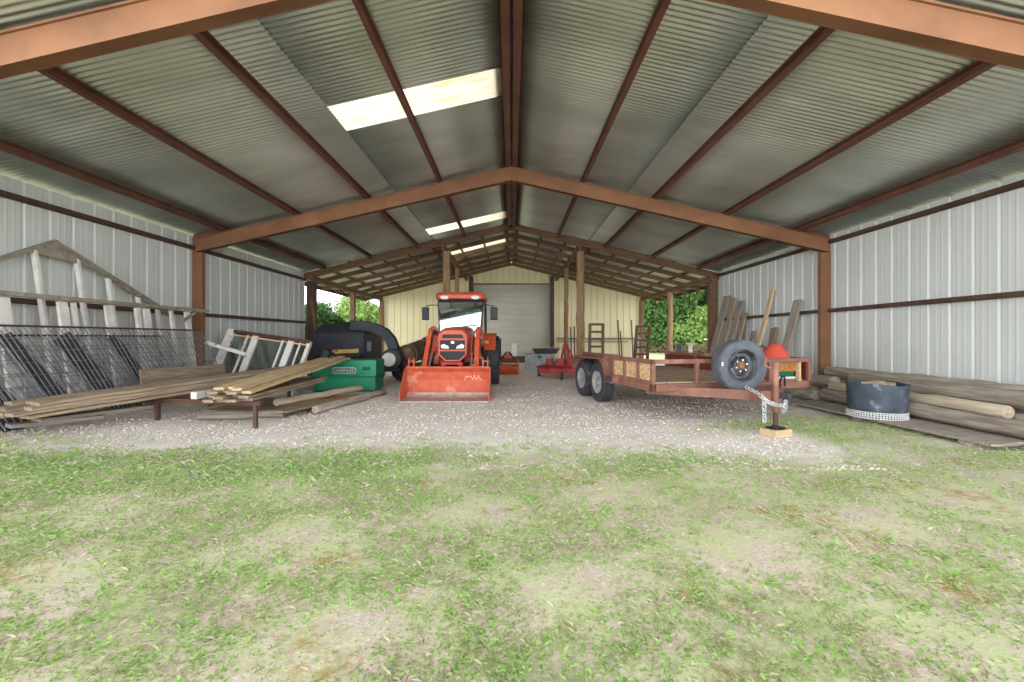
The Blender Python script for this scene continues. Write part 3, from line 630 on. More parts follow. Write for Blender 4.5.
# tongue, jack, coupler, chain
b = MB(); cp = (WT/2,-.80,.46)
for u in (.12, WT-.12): b.bar((u,.35,.42),(WT/2-.22+(u-WT/2)*.04,-.72,.455),.06,.12)
b.bar((WT/2-.1,-.2,.455),(WT/2,.3,.45),.08,.1); b.build('tongue', 'trailer', TL, bevel=.005)
b = MB(); b.box(WT/2-.36,WT/2-.13,-.84,-.62,.395,.525); b.build('coupler_plate', 'trailer', TL, bevel=.01)
b = MB(); b.loft([[(WT/2-.14,-.80,.42),(WT/2-.14,-.70,.42),(WT/2-.14,-.70,.51),(WT/2-.14,-.80,.51)],[(WT/2-.02,-.86,.43),(WT/2-.0,-.78,.43),(WT/2-.0,-.78,.49),(WT/2-.02,-.86,.49)]]); b.revolve([(0,.05),(.04,.04),(.055,0),(.05,-.05),(0,-.06)], (WT/2+.02,-.84,.46), (0,0,1), 16); b.build('coupler', 'blackm', TL, smooth=40)
JU, JV = WT/2-.185, -.87
b = MB(); b.cyl((JU,JV,.28),(JU,JV,.83),.034,n=16); b.cyl((JU,JV,.83),(JU,JV,.86),.04,n=16); jk = b.build('jack', 'trailer', TL, smooth=40)
b = MB(); b.cyl((JU,JV,.1),(JU,JV,.4),.026); b.build('jack_leg', 'jamb', jk, smooth=40)
b = MB(); b.box(JU-.09,JU+.09,JV-.06,JV+.06,.085,.10); b.revolve([(.03,.0),(.05,-.03),(.10,-.035)], (JU,JV,.125), (0,0,1), 18); b.build('jack_foot', 'black', jk)
b = MB(); b.tube([(JU,JV,.80),(JU-.09,JV,.80),(JU-.14,JV,.82)], .012, 8); b.cyl((JU-.14,JV,.82),(JU-.14,JV,.92),.016); b.build('jack_crank', 'trailer', jk, smooth=50)
b = MB(); b.tube([(WT/2+.05,-.68,.53),(WT/2+.14,-.6,.60),(WT/2+.22,-.55,.66),(WT/2+.30,-.5,.655),(WT/2+.36,-.45,.60),(WT/2+.36,-.45,.52)], .012, 8); b.build('lighting_cable', 'black', TL, smooth=60)
def chain(path, n):
    b = MB(); pts = [Vector(p) for p in path]; seg = [(pts[i+1]-pts[i]).length for i in range(len(pts)-1)]; tot = sum(seg)
    for i in range(n):
        s_ = (i+.5)/n*tot; k = 0
        while s_ > seg[k] and k < len(seg)-1: s_ -= seg[k]; k += 1
        c = pts[k]+(pts[k+1]-pts[k])*(s_/seg[k]); d_ = (pts[k+1]-pts[k]).normalized(); q = d_.cross(Vector((0,1,0)) if i % 2 else Vector((.7,.7,0)))
        if q.length < .01: q = Vector((1,0,0))
        q.normalize(); L_ = tot/n*.75; ring = []
        for j in range(10): a = 2*math.pi*j/10; ring.append(c+d_*math.cos(a)*L_+q*math.sin(a)*.019)
        b.tube(ring+[ring[0]], .0065, 5, False)
    return b
b = chain([(WT/2-.44,-.70,.56),(WT/2-.42,-.87,.50),(WT/2-.36,-.92,.42),(WT/2-.24,-.93,.37),(WT/2-.12,-.93,.36),(WT/2-.07,-.90,.41),(WT/2-.05,-.88,.33),(WT/2-.09,-.88,.28),(WT/2-.12,-.90,.36)], 26); b.build('safety_chain', 'zinc', TL, smooth=60)
b = chain([(WT/2-.37,-.90,.43),(WT/2-.365,-.90,.17)], 8); b.build('safety_chain', 'zinc', TL, smooth=60)

def tw(u, v, z=0):
    a = math.atan2(.196,.98); return Vector((1.876+u*math.cos(a)-v*math.sin(a), 5.5+u*math.sin(a)+v*math.cos(a), z))
o = board('jack_block', tw(JU-.13,JV-.02,.04), tw(JU+.15,JV+.03,.04), .2, .085, 'boardn'); tag(o, 'pale wood block under the trailer jack foot', 'wood block')
# spare wheel standing on the tongue
c = P(739, 365.5, 5.33); SW = thing('spare_wheel', 'big grey spare tyre on dark steel rim, standing on the trailer tongue', 'spare wheel', (c.x, c.y, c.z), math.radians(6))
b = MB(); tyre(b, (0,0,0), (0,1,0), .333, .21, 44, .60)
for i in range(44):
    a = 2*math.pi*i/44; p = Vector((math.cos(a)*.331, 0, math.sin(a)*.331))
    for dy in (-.06, -.02, .02, .06): b.bar(p+Vector((0,dy-.014,0)), p+Vector((0,dy+.014,0)), .034, .01, (math.cos(a),0,math.sin(a)))
b.build('tyre', 'rubberg', SW, smooth=35)
b = MB(); b.revolve([(.0,.045),(.055,.045),(.06,.03),(.085,.02),(.105,.05),(.12,.055),(.135,.03),(.165,.03),(.18,.07),(.20,.098),(.212,.10),(.216,.085),(.20,-.08),(.0,-.08)], (0,0,0), (0,-1,0), 36); r_ = b.build('rim', 'steelrim', SW, smooth=35)
b = MB(); b.revolve([(.0,.062),(.03,.062),(.042,.05),(.045,.03)], (0,0,0), (0,-1,0), 20)
b.build('hub', 'rusthub', r_, smooth=35)
for i in range(6): a = i*math.pi/3+.3; p = Vector((math.cos(a)*.075,-.02,math.sin(a)*.075)); b = MB(); b.cyl(p, p+Vector((0,-.035,0)), .012, n=6); b.build('wheel_nut', 'chrome', r_)
b = MB()
for a0 in (.2, 2.6, 4.4):
    b.revolve([(.128,.052),(.150,.03)], (0,-.012,0), (0,-1,0), 8, False, a0, a0+.8)
b.build('scuffed_ring', 'chrome', r_)
b = MB(); b.box(-.305,-.285,-.108,-.10,-.0,.05); b.build('balance_weight', 'white', SW)
# red upturned tray in the trailer and hose beside it
p = tw(2.28,.40,.546)
b = MB(); pr = [(.0,.50),(.10,.495),(.22,.45),(.34,.37),(.44,.27),(.47,.24),(.46,.2),(.42,0),(.40,0)]; b.revolve(pr, (0,0,0), (0,0,1), 28); b.v = [(v[0]*.48, v[1]*.52, v[2]*1.04+(.02*math.sin(v[0]*7) if v[2] > .25 else 0)) for v in b.v]
o = b.build('upturned_tray', 'redp', None, smooth=60, solid=.004); o.location = p; tag(o, 'red rounded plastic tray turned over inside the trailer', 'tray')
b = MB(); q = tw(2.44,.78,.545); b.tube([(q.x-.2,q.y,.55),(q.x-.13,q.y,.75),(q.x-.13,q.y-.02,.96),(q.x-.03,q.y-.03,1.03),(q.x+.08,q.y-.02,.93),(q.x+.10,q.y,.7),(q.x+.05,q.y,.55)], .012, 8)
tag(b.build('cable_loop', 'black', smooth=60), 'black cable looped up beside the red tray', 'cable')
# dark plastic crate with bar on the deck at the front left
b = MB(); b.box(.25,.72,1.2,1.6,.546,.69); b.box(.22,.75,1.17,1.63,.67,.70); o = b.build('plastic_crate', 'black', TL); 
o.parent = None; o.matrix_world = Matrix.Translation((1.876,5.5,0)) @ Matrix.Rotation(math.atan2(.196,.98), 4, 'Z'); tag(o, 'low black plastic crate on the trailer deck', 'crate')

# ------------------------------------------------------------------ left: gable frames, mesh panels, lumber
GF = thing('gable_frame', 'weathered gable shaped timber frame with peak plate leaning on the left wall', 'timber frame', (-5.95, 5.7, 0))
def LW(y, z, off=0.):   # lean plane near left wall, local to GF: foot further from the wall
    t = z/2.5; return Vector((-.02+.36*(1-t)-.36+off+.0, y-5.7, z))
pk = (5.7, 2.5)
def gl(p, z): return LW(p, z)
b = MB(); b.bar(LW(5.72,2.49), LW(4.1,1.60), .04, .09, (1,0,0)); b.build('sloping_rail', 'gablewood', GF)
b = MB(); b.bar(LW(5.68,2.49), LW(7.42,1.62), .04, .09, (1,0,0)); b.build('sloping_rail', 'gablewood', GF)
b = MB(); b.bar(LW(5.72,2.42,.04), LW(7.40,1.55,.04), .03, .05, (1,0,0)); b.build('inner_rail', 'gablewood', GF)
b = MB(); b.prism([LW(5.35,2.27,.03), LW(5.70,2.48,.03), LW(5.92,2.37,.03), LW(6.2,2.20,.03)], (.012,0,0)); b.build('peak_plate', 'gablewood', GF)
for y, zt in ((4.35,1.70),(4.85,1.98),(5.42,2.30),(5.95,2.30),(6.38,2.08),(6.85,1.86),(7.2,1.70)):
    b = MB(); b.bar(LW(y,zt,.02), LW(y,.05+gz(-6,y),.02), .04, .06, (1,0,0)); b.build('stud', 'white', GF)
FW = thing('stud_wall_frame', 'white studded wall frame with long grey top rail leaning before the gable frame', 'timber frame', (-5.7, 6.0, 0))
def L2(y, z, off=0.): return Vector((.04-.22*(z/1.67)+off, y-6.0, z))
b = MB(); b.bar(L2(3.9,1.67), L2(7.95,1.67), .05, .10, (1,0,0)); b.build('top_rail', 'gablewood', FW)
b = MB(); b.bar(L2(3.9,.2), L2(7.7,.18), .05, .10, (1,0,0)); b.build('bottom_rail', 'gablewood', FW)
for y, w in ((4.1,.1),(4.75,.12),(5.38,.11),(5.52,.05),(6.0,.11),(6.45,.06),(6.62,.10),(7.1,.05),(7.45,.10)):
    b = MB(); b.bar(L2(y,1.62), L2(y,.22), .04, w, (0,1,0)); b.build('stud', 'white', FW)
b = MB(); b.bar(L2(7.3,1.45,.03), L2(7.6,1.62,.03), .03, .05, (0,1,0)); b.build('brace', 'gablewood', FW)

def mesh_panel(name, label, ya, yb, xb, xt, zt, step, lean_y, seedm='wire', z0=None, double=False):
    t = thing(name, label, 'wire panel', (xb, (ya+yb)/2, 0), 0, 'wire mesh panels'); yc = (ya+yb)/2; zb = (z0 if z0 is not None else gz(xb, yc)+.01); H = zt
    def q(y, f): return Vector(((xt-xb)*f, y-yc+lean_y*f, zb+(H-zb)*f))
    b = MB(); n = int((yb-ya)/step)
    for i in range(n+1):
        y = ya+(yb-ya)*i/n; b.tube([q(y,0), q(y,1)], .0055 if i % 3 else .008, 5)
    b.build('upright_wires', seedm, t, smooth=60)
    b = MB()
    for k in range(1, 8): f = k/8; b.tube([q(ya,f)+Vector((.008,0,0)), q(yb,f)+Vector((.008,0,0))], .0045, 5)
    b.build('cross_wires', seedm, t, smooth=60)
    b = MB(); b.cyl(q(ya,1), q(yb,1), .013, n=8); b.build('top_rail', 'jamb', t, smooth=60)
    b = MB(); b.cyl(q(ya,.012), q(yb,.012), .014, n=8); b.build('bottom_rail', 'blackm', t, smooth=60)
mesh_panel('mesh_panel', 'long dark wire mesh panel leaning in front of the white studs', 4.45, 8.0, -5.46, -5.70, 1.29, .062, -.45)
mesh_panel('mesh_panel', 'near steep wire mesh panel at the left edge with doubled bars', 4.0, 4.9, -5.44, -5.68, 1.50, .07, -.55, z0=.3)
mesh_panel('mesh_panel', 'wire mesh panel standing behind the long one, nearest the studs', 5.2, 7.4, -5.55, -5.74, 1.18, .09, -.6)
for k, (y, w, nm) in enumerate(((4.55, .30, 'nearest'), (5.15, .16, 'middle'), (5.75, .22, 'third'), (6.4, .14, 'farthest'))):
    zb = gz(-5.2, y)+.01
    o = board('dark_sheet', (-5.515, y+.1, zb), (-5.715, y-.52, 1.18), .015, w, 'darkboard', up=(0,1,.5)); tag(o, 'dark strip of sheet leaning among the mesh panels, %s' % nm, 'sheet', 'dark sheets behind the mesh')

# lumber rack
RK = thing('lumber_rack', 'rusty steel rack with thin legs carrying the lumber stacks', 'rack', (-4.0, 6.3, 0))
def rk(x, y, z): return (x+4.0, y-6.3, z)
ZK = .335
for x, y in ((-4.72,5.5),(-3.28,5.28),(-4.6,7.5),(-4.05,7.5)):
    b = MB(); z0 = gz(x,y)-.01; b.box(x+4.0-.022,x+4.0+.022,y-6.3-.022,y-6.3+.022,z0,ZK-.03 if y < 7 else ZK+.05); b.build('leg', 'jamb', RK)
b = MB(); b.bar(rk(-5.0,5.55,ZK-.02), rk(-3.2,5.27,ZK-.02), .05, .06); b.build('front_beam', 'jamb', RK)
b = MB(); b.bar(rk(-4.75,7.5,ZK+.065), rk(-3.98,7.5,ZK+.065), .05, .06); b.build('rear_beam', 'jamb', RK)
b = MB(); b.bar(rk(-4.0,5.4,ZK-.06), rk(-4.0,7.6,ZK-.06), .05, .05); b.build('tie_beam', 'jamb', RK)
# stack one (long, left)
LAY = ['bottom', 'second', 'third', 'top']; ROW = ['on the wall side', 'in the middle', 'on the near side']
A0 = Vector((-5.16,4.30,0)); A1 = Vector((-4.02,8.0,0)); dA = (A1-A0).normalized(); nA = Vector((dA.y,-dA.x,0))
for l in range(4):
    for r in range(3):
        off = (r-1)*.155; z = ZK+.028+l*.041; e0 = random.uniform(-.14,.1); e1 = random.uniform(-.2,.15)
        p0 = A0+nA*off+dA*e0; p1 = A1+nA*off+dA*e1
        o = board('lumber_board', (p0.x,p0.y,z-.03), (p1.x,p1.y,z+.12), .145, .037, 'board')
        tag(o, 'long weathered board in the left lumber stack, %s layer %s' % (LAY[l], ROW[r]), 'board', 'boards of the long left stack')
# stack two (right, rising onto the green chest)
B0 = Vector((-3.56,5.12,0)); B1 = Vector((-3.72,8.9,0)); dB = (B1-B0).normalized(); nB = Vector((dB.y,-dB.x,0))
for l in range(4):
    for r in range(4 if l < 3 else 3):
        off = (r-1.5)*.135+(.03 if l == 3 else 0); z0 = ZK+.03+l*.042; rise = .27 if l > 1 else .10
        if l > 1: z0 += .01
        e0 = random.uniform(-.05,.22); e1 = random.uniform(-.5,.0) if l > 1 else random.uniform(-1.6,-1.1)
        p0 = B0+nB*off+dB*e0; p1 = B1+nB*off+dB*e1; L_ = (p1-p0).length
        o = board('lumber_board', (p0.x,p0.y,z0+.02*l*0), (p1.x,p1.y,z0+rise*L_/3.8*(1 if l > 1 else .25)), .125, .036, 'boardn' if (l == 3 or (l == 2 and r > 2)) else 'board')
        tag(o, 'board in the stack rising onto the green chest, %s layer, %s from left' % (LAY[l], ORD[r]), 'board', 'boards of the sloping stack')
o = board('squared_post', (-4.15,5.38,ZK+.06), (-3.95,7.0,ZK+.06), .09, .09, 'whitew'); tag(o, 'short pale squared timber with white end beside the sloping lumber stack', 'timber')
# sheets and poles on the gravel
b = MB(); b.prism([P(262,408,5.9).xy.to_3d()+Vector((0,0,.06)), (-3.02,6.5,.06), (-2.80,7.9,.06), (-4.3,7.3,.06)], (0,0,.018)); tag(b.build('plywood_sheet', 'ply'), 'brown plywood sheet lying on the gravel before the green chest', 'plywood')
b = MB(); b.prism([(-4.5,6.0,.085),(-3.2,5.85,.085),(-2.9,7.0,.085),(-4.35,7.25,.085)], (0,0,.018)); tag(b.build('plywood_sheet', 'board'), 'grey sheet lying under the lumber rack', 'plywood')
o = pole('wooden_pole', (-2.98,6.25,.06), (-2.58,8.35,.06), .06, .055, 'log', seed=3); tag(o, 'round pole lying on the gravel before the green chest', 'pole')
o = pole('wooden_pole', (-3.6,6.3,.165), (-3.05,8.35,.14), .055, .055, 'logp', seed=4); tag(o, 'paler pole lying across the plywood sheet', 'pole')
o = pole('wooden_pole', (-4.35,5.75,.06), (-3.3,5.95,.055), .055, .055, 'log', seed=5); tag(o, 'short rough pole under the lumber rack front', 'pole')
o = board('lumber_board', (-5.2,4.5,gz(-5.2,4.5)+.13), (-4.65,6.3,.22), .16, .04, 'boardg'); tag(o, 'grey board lying below the left lumber stack', 'board')
o = board('lumber_board', (-5.32,4.35,.22), (-4.98,5.0,.2), .18, .04, 'boardg'); tag(o, 'short grey board end at the left edge under the mesh', 'board')
o = board('wide_board', (-5.30,5.9,.41), (-5.10,7.35,.40), .035, .58, 'board', up=(-.12,0,1)); tag(o, 'wide brown board standing on edge between the mesh panels and the left stack', 'board')

# old window sash panel
WP = thing('window_unit', 'old white triple window unit leaning back behind the lumber', 'window unit', (-5.0, 8.35, 0), 0)
wl = Vector((-.93,.0,.0)); 
def wq(u, t):   # u 0..1 across, t 0..1 up, leaning back and dipping to the right
    x = -1.02+1.72*u; base = .10-.10*u; top = 1.33-.25*u; z = base+(top-base)*t
    return Vector((x+.12*t, -.25+.55*t, z))
def wbar(u0, t0, u1, t1, w, d_, m, nm):
    b = MB(); p0 = wq(u0,t0); p1 = wq(u1,t1); n = (wq(1,0)-wq(0,0)).cross(wq(0,1)-wq(0,0)).normalized(); b.bar(p0, p1, w, d_, n); return b.build(nm, m, WP, bevel=.004)
wbar(.025,0,.025,1,.15,.09,'whitew','stile'); wbar(.33,0,.33,.97,.12,.07,'whitew','mullion'); wbar(.235,0,.235,.97,.035,.05,'whitew','sash_rail'); wbar(.76,0,.76,.97,.12,.07,'whitew','mullion'); wbar(.66,0,.66,.97,.04,.05,'whitew','sash_rail'); wbar(.975,0,.975,.98,.07,.08,'whitew','stile'); wbar(.87,0,.87,.97,.03,.05,'whitew','sash_rail')
wbar(.06,.97,.99,.97,.07,.10,'jamb','head'); wbar(.06,.915,.99,.915,.03,.05,'boardn','head_trim'); wbar(.0,.03,1.,.03,.08,.09,'whitew','sill')
for a, z in ((.06,.30),(.37,.73),(.79,.96)):
    b = MB(); b.prism([wq(a,.05), wq(z,.05), wq(z,.93), wq(a,.93)], (0,.006,0)); b.build('pane', 'pane', WP)
o = board('white_batten', P(205,342,7.72), P(245,354,8.05), .035, .07, 'whitew', up=(0,-.3,1)); tag(o, 'short white batten poking across the window unit', 'batten')

# green job box
GB = thing('job_box', 'green steel site chest with lid and white name plate', 'chest', (-3.52, 8.75, 0), math.radians(2))
b = MB(); b.box(-.68,.62,0,.62,.03,.32); b.build('body', 'green', GB, bevel=.01)
b = MB(); b.box(-.70,.64,-.015,.635,.325,.68); b.build('lid', 'green', GB, bevel=.012)
b = MB(); b.box(.36,.52,-.03,-.016,.47,.54); b.build('latch_recess', 'greend', GB, bevel=.01)
b = MB(); b.cyl((.40,-.04,.50),(.48,-.04,.50),.012); b.build('handle', 'greend', GB, smooth=50)
b = MB(); b.box(.63,.645,.1,.5,.28,.34); b.build('side_handle', 'greend', GB, bevel=.005)
for x in (-.6, .54): MB().box(x-.04,x+.04,.02,.6,-.005,.03).build('skid', 'greend', GB)
def rrect(x0, x1, z0, z1, y, r, n=5):
    o = []
    for cx, cz, a0 in ((x1-r,z1-r,0),(x0+r,z1-r,90),(x0+r,z0+r,180),(x1-r,z0+r,270)):
        for i in range(n+1): a = math.radians(a0+90*i/n); o.append((cx+math.cos(a)*r, y, cz+math.sin(a)*r))
    return o
b = MB(); b.prism(rrect(-.27,.22,.40,.525,-.026,.035), (0,.008,0)); pl = b.build('name_plate', 'white', GB)
b = MB(); b.prism(rrect(-.255,.205,.414,.511,-.029,.028), (0,.008,0)); b.build('plate_field', 'greend', pl)
cu = bpy.data.curves.new('t', 'FONT'); cu.body = 'GREENLEE'; cu.size = .088; cu.align_x = 'CENTER'; cu.align_y = 'CENTER'; cu.extrude = .001
to = bpy.data.objects.new('t', cu); COL.objects.link(to); dg = bpy.context.evaluated_depsgraph_get(); me = bpy.data.meshes.new_from_object(to.evaluated_get(dg)); bpy.data.objects.remove(to)
o = link('lettering', me, 'white', pl); o.location = (-.025,-.0315,.4625); o.rotation_euler = (math.pi/2,0,0); o.scale = (1.02,1,1)

# small engine on the chest
EN = thing('small_engine', 'small black engine resting on the green chest lid', 'engine', (-3.98, 8.98, .682))
b = MB(); b.box(-.14,.14,-.10,.10,0,.10)
for i in range(6): b.box(-.11,.09,-.11,.11,.10+i*.018,.108+i*.018)
b.box(-.09,.07,-.09,.09,.1,.21); b.build('block', 'blackm', EN, bevel=.004)
b = MB(); b.revolve([(0,.05),(.08,.05),(.1,.0),(.1,-.04),(0,-.04)], (.0,-.12,.14), (0,-1,0), 18); b.build('flywheel_cover', 'black', EN, smooth=40)
b = MB(); b.cyl((.08,-.02,.17),(.2,-.05,.2),.035); b.build('muffler', 'rusthub', EN, smooth=40)
b = MB(); b.box(-.2,-.08,-.06,.08,.16,.24); b.build('fuel_tank', 'black', EN, bevel=.02)

# leaf vacuum hopper
HP = thing('leaf_vacuum_hopper', 'big black hopper with hipped lid and curved chute behind the green chest', 'hopper', (-4.5, 10.6, 0), 0)
def hx(x, y, Y): p = P(x, y, Y); return Vector((p.x+4.5, p.y-10.6, p.z))
b = MB(); b.box(-.62,.70,0,1.5,.45,1.27); b.build('bin', 'hopper', HP, bevel=.015)
b = MB(); b.loft([[(-.65,-.03,1.27),(.73,-.03,1.27),(.73,1.53,1.27),(-.65,1.53,1.27)],[(-.55,.42,1.52),(.52,.42,1.62),(.52,1.1,1.62),(-.55,1.1,1.52)]]); b.build('lid', 'hopper', HP, bevel=.02)
b = MB(); b.box(-.66,.74,-.04,-.02,1.245,1.285); b.build('lid_flange', 'blackm', HP)
b = MB(); b.box(.70,.72,.25,.5,.8,1.05); b.build('latch', 'greybox', HP)
b = MB()
for x in (-.6, .68): b.box(x-.03,x+.03,.02,1.48,.36,.45)
b.box(-.62,1.3,.3,.42,.36,.44); b.box(-.6,1.5,-.1,.02,.30,.40); b.build('chassis', 'blackm', HP)
for x in (-.72, .86):
    b = MB(); tyre(b, (x,.8,.27), (1,0,0), .27, .16, 28); w = b.build('wheel', 'rubber', HP, smooth=35)
    b = MB(); b.revolve([(0,.05),(.13,.05),(.15,.0),(0,-.05)], (x,.8,.27), (1 if x > 0 else -1,0,0), 18); b.build('rim', 'greybox', w, smooth=40)
ch = []
for x, y in ((352,325),(365,326),(376,328.5),(385,333),(391,340),(394,348),(394.5,356),(394,364)): ch.append(hx(x, y, 10.75))
sec_ = []
for i, p in enumerate(ch):
    d_ = (ch[min(i+1,len(ch)-1)]-ch[max(i-1,0)]).normalized(); n_ = Vector((d_.z,0,-d_.x)); hw = .125; sec_.append([p+n_*hw+Vector((0,-.14,0)), p-n_*hw+Vector((0,-.14,0)), p-n_*hw+Vector((0,.14,0)), p+n_*hw+Vector((0,.14,0))])
b = MB(); b.loft(sec_); b.build('chute', 'hopper', HP, smooth=40, bevel=.012)
c = hx(389, 359.5, 10.4)
b = MB(); b.revolve([(0,.12),(.25,.12),(.27,.09),(.27,-.12),(0,-.12)], c+Vector((.04,.12,0)), (0,-1,0), 28); fh = b.build('fan_housing', 'blackm', HP, smooth=40)
b = MB(); b.revolve([(0,.02),(.165,.02),(.175,.01),(.175,-.02),(0,-.02)], c+Vector((0,-.02,0)), (0,-1,0), 28); b.build('fan_cover', 'white', fh, smooth=40)
b = MB(); b.box(c.x-.2,c.x+.28,c.y-.05,c.y+.3,.30,c.z-.22); b.build('engine_base', 'blackm', HP, bevel=.02)
b = MB(); q = hx(396,351,10.55); b.box(q.x-.05,q.x+.06,q.y-.01,q.y+.01,q.z-.015,q.z+.015); b.build('chute_label', 'white', HP)
o = board('yellow_plank', P(329,349,10.45), P(359.5,347.5,10.45), .05, .10, 'yellowb'); 
b = MB(); b.box(0.02,1.18,.02,.32,.69,.74)
for x in (.1, 1.1):
    b.box(x-.03,x+.03,.1,.2,.0,.69)
o2 = b.build('low_bench', 'blackm'); o2.location = (-4.95, 10.2, 0); tag(o2, 'dark narrow bench standing before the black hopper', 'bench')
tag(o, 'yellowish plank lying across the front of the black hopper', 'plank')
o.location.z = .74+.052; o.location.y = 10.38

# brown tank on wheels
TK = thing('tank_roller', 'brown cylinder on rubber wheels between the hopper and the tractor', 'tank', (-2.56, 11.4, 0))
a0 = Vector((-.26,-.55,.68)); a1 = Vector((.06,.80,.88)); ax = (a1-a0).normalized()
b = MB(); L_ = (a1-a0).length; b.revolve([(0,-.02),(.19,.0),(.26,.05),(.27,.12),(.27,L_-.12),(.25,L_-.03),(.2,L_),(0,L_)], a0, ax, 28); b.build('barrel', 'drum', TK, smooth=40)
for t in (.12, .75):
    b = MB(); b.revolve([(.27,-.02),(.28,-.02),(.28,.02),(.27,.02)], a0+ax*(L_*t), ax, 28, closed=True); b.build('band', 'board', TK, smooth=40)
b = MB(); tyre(b, tuple(a1+ax*.14), tuple(ax), .31, .2, 30, .5); w = b.build('wheel', 'rubber', TK, smooth=35)
b = MB(); tyre(b, (-.30,-.60,.29), tuple(ax), .29, .16, 30, .6); w = b.build('wheel', 'rubber', TK, smooth=35)
b = MB(); b.revolve([(0,.04),(.15,.04),(.17,0),(.17,-.05),(0,-.05)], (-.30,-.60,.29), -ax, 20); b.build('rim', 'jamb', w, smooth=40)
b = MB(); b.bar((-.2,-.5,.4),(.2,.7,.45),.12,.1); b.bar((.2,.7,.05),(.2,.7,.5),.08,.08); b.bar((-.25,-.45,.0),(-.2,-.4,.42),.08,.08); b.bar((-.3,-.6,.29),(-.1,.0,.3),.05,.05); b.build('carriage', 'blackm', TK)

# ------------------------------------------------------------------ centre back items
TI = thing('rotary_tiller', 'orange rotary tiller on the ground behind the tractor', 'tiller', (-.12, 13.1, 0))
b = MB(); b.revolve([(.28,-.3),(.30,-.3),(.30,.32),(.28,.32)], (0,0,.28), (1,0,0), 16, True, 0, math.pi); b.build('hood', 'orange', TI, smooth=40)
b = MB(); b.box(-.12,.14,-.16,.16,.5,.66); b.cyl((0,-.2,.56),(0,-.34,.56),.05); b.build('gearbox', 'orange', TI, bevel=.03)
b = MB(); b.cyl((-.3,0,.26),(.32,0,.26),.05)
for i in range(7):
    for a in (0, 2.1, 4.2): x = -.26+i*.09; b.bar((x,0,.26),(x+.02,math.cos(a+i)*.22,.26+math.sin(a+i)*.22),.03,.015)
b.build('tines', 'rusthub', TI)
b = MB(); b.box(-.34,-.31,-.3,.3,.02,.42); b.box(.33,.36,-.3,.3,.02,.42); b.build('side_plate', 'orange', TI)
b = MB(); b.bar((-.2,-.1,.5),(-.03,-.2,.72),.04,.04); b.bar((.2,-.1,.5),(.03,-.2,.72),.04,.04); b.build('hitch_mast', 'blackm', TI)
o = board('railway_tie', (-1.6,19.25,.15), (1.7,19.25,.15), .2, .3, 'jamb'); tag(o, 'long dark timber lying along the foot of the roller door', 'timber')
b = MB(); p = P(514,346,18.9); b.prism([(-.13,0,.0),(.13,-.02,.0),(.15,.0,.62),(-.10,.02,.60)], (0,.012,0)); o = b.build('white_board', 'white'); o.location = (p.x,19.1,.302); o.rotation_euler = (math.radians(-8),0,0); tag(o, 'small white panel standing on the dark timber against the roller door', 'panel')
b = MB(); b.box(-.13,.13,-.12,.12,0,.1); b.loft([[(-.11,-.1,.1),(.11,-.1,.1),(.11,.1,.1),(-.11,.1,.1)],[(-.14,-.12,1.12),(.12,-.12,1.14),(.12,.1,1.14),(-.14,.1,1.12)]]); o = b.build('black_bin', 'black', bevel=.01); o.location = (-.5,15.2,0); tag(o, 'narrow tall black bin behind the tractor wheel', 'bin')
GC = thing('grey_chest', 'grey steel chest on the gravel left of the red mower', 'chest', (1.0, 15.0, 0))
b = MB(); b.box(-.5,.5,-.3,.3,.0,.5); b.build('body', 'greybox', GC, bevel=.015)
b = MB(); b.box(-.52,.52,-.32,.32,.5,.58); b.build('lid', 'greybox', GC, bevel=.015)
b = MB(); b.box(-.06,.06,-.34,-.31,.42,.52); b.build('latch', 'greend', GC)
b = MB(); b.loft([[(-.36,-.2,0),(.4,-.2,0),(.4,.2,0),(-.36,.2,0)],[(-.44,-.25,.16),(.5,-.25,.18),(.5,.25,.18),(-.44,.25,.16)]]); b.box(-.46,.52,-.27,.27,.155,.19); o = b.build('dark_tub', 'darkboard', bevel=.01); o.location = (1.22,15.0,.582); tag(o, 'dark shallow tub on top of the grey chest', 'tub')
o = board('thin_board', (.93,15.0,1.0), (1.95,15.05,1.02), .1, .03, 'boardn'); o.location.z = .79+.0; tag(o, 'thin pale board laid across the dark tub', 'board')
RM = thing('finish_mower', 'red mower deck with small wheels left of the trailer', 'mower', (1.38, 11.9, 0))
b = MB(); b.loft([[(-.62,-.2,.14),(-.35,-.5,.14),(.45,-.5,.14),(.7,-.2,.14),(.7,.35,.14),(-.6,.35,.14)],[(-.58,-.18,.30),(-.33,-.46,.30),(.43,-.46,.30),(.66,-.18,.30),(.66,.33,.30),(-.56,.33,.30)],[(-.42,-.1,.36),(-.25,-.34,.36),(.33,-.34,.36),(.5,-.1,.36),(.5,.25,.36),(-.4,.25,.36)]]); b.build('deck', 'red', RM, bevel=.01)
b = MB(); b.revolve([(0,.2),(.1,.2),(.14,.0)], (-.28,.0,.36), (0,0,1), 14); b.revolve([(0,.2),(.1,.2),(.14,.0)], (.3,.0,.36), (0,0,1), 14); b.box(-.1,.12,-.1,.12,.36,.56); b.build('pulley_covers', 'red', RM, smooth=40)
b = MB(); b.bar((.35,-.1,.36),(.18,.1,.98),.05,.05); b.bar((.55,.2,.34),(.2,.12,.98),.05,.05); b.bar((.05,.2,.34),(.16,.12,.98),.05,.05); b.build('hitch_frame', 'red', RM)
b = MB(); b.bar((-.66,-.25,.34),(.1,.0,.50),.12,.03,(0,.3,1)); b.build('discharge_flap', 'drum', RM)
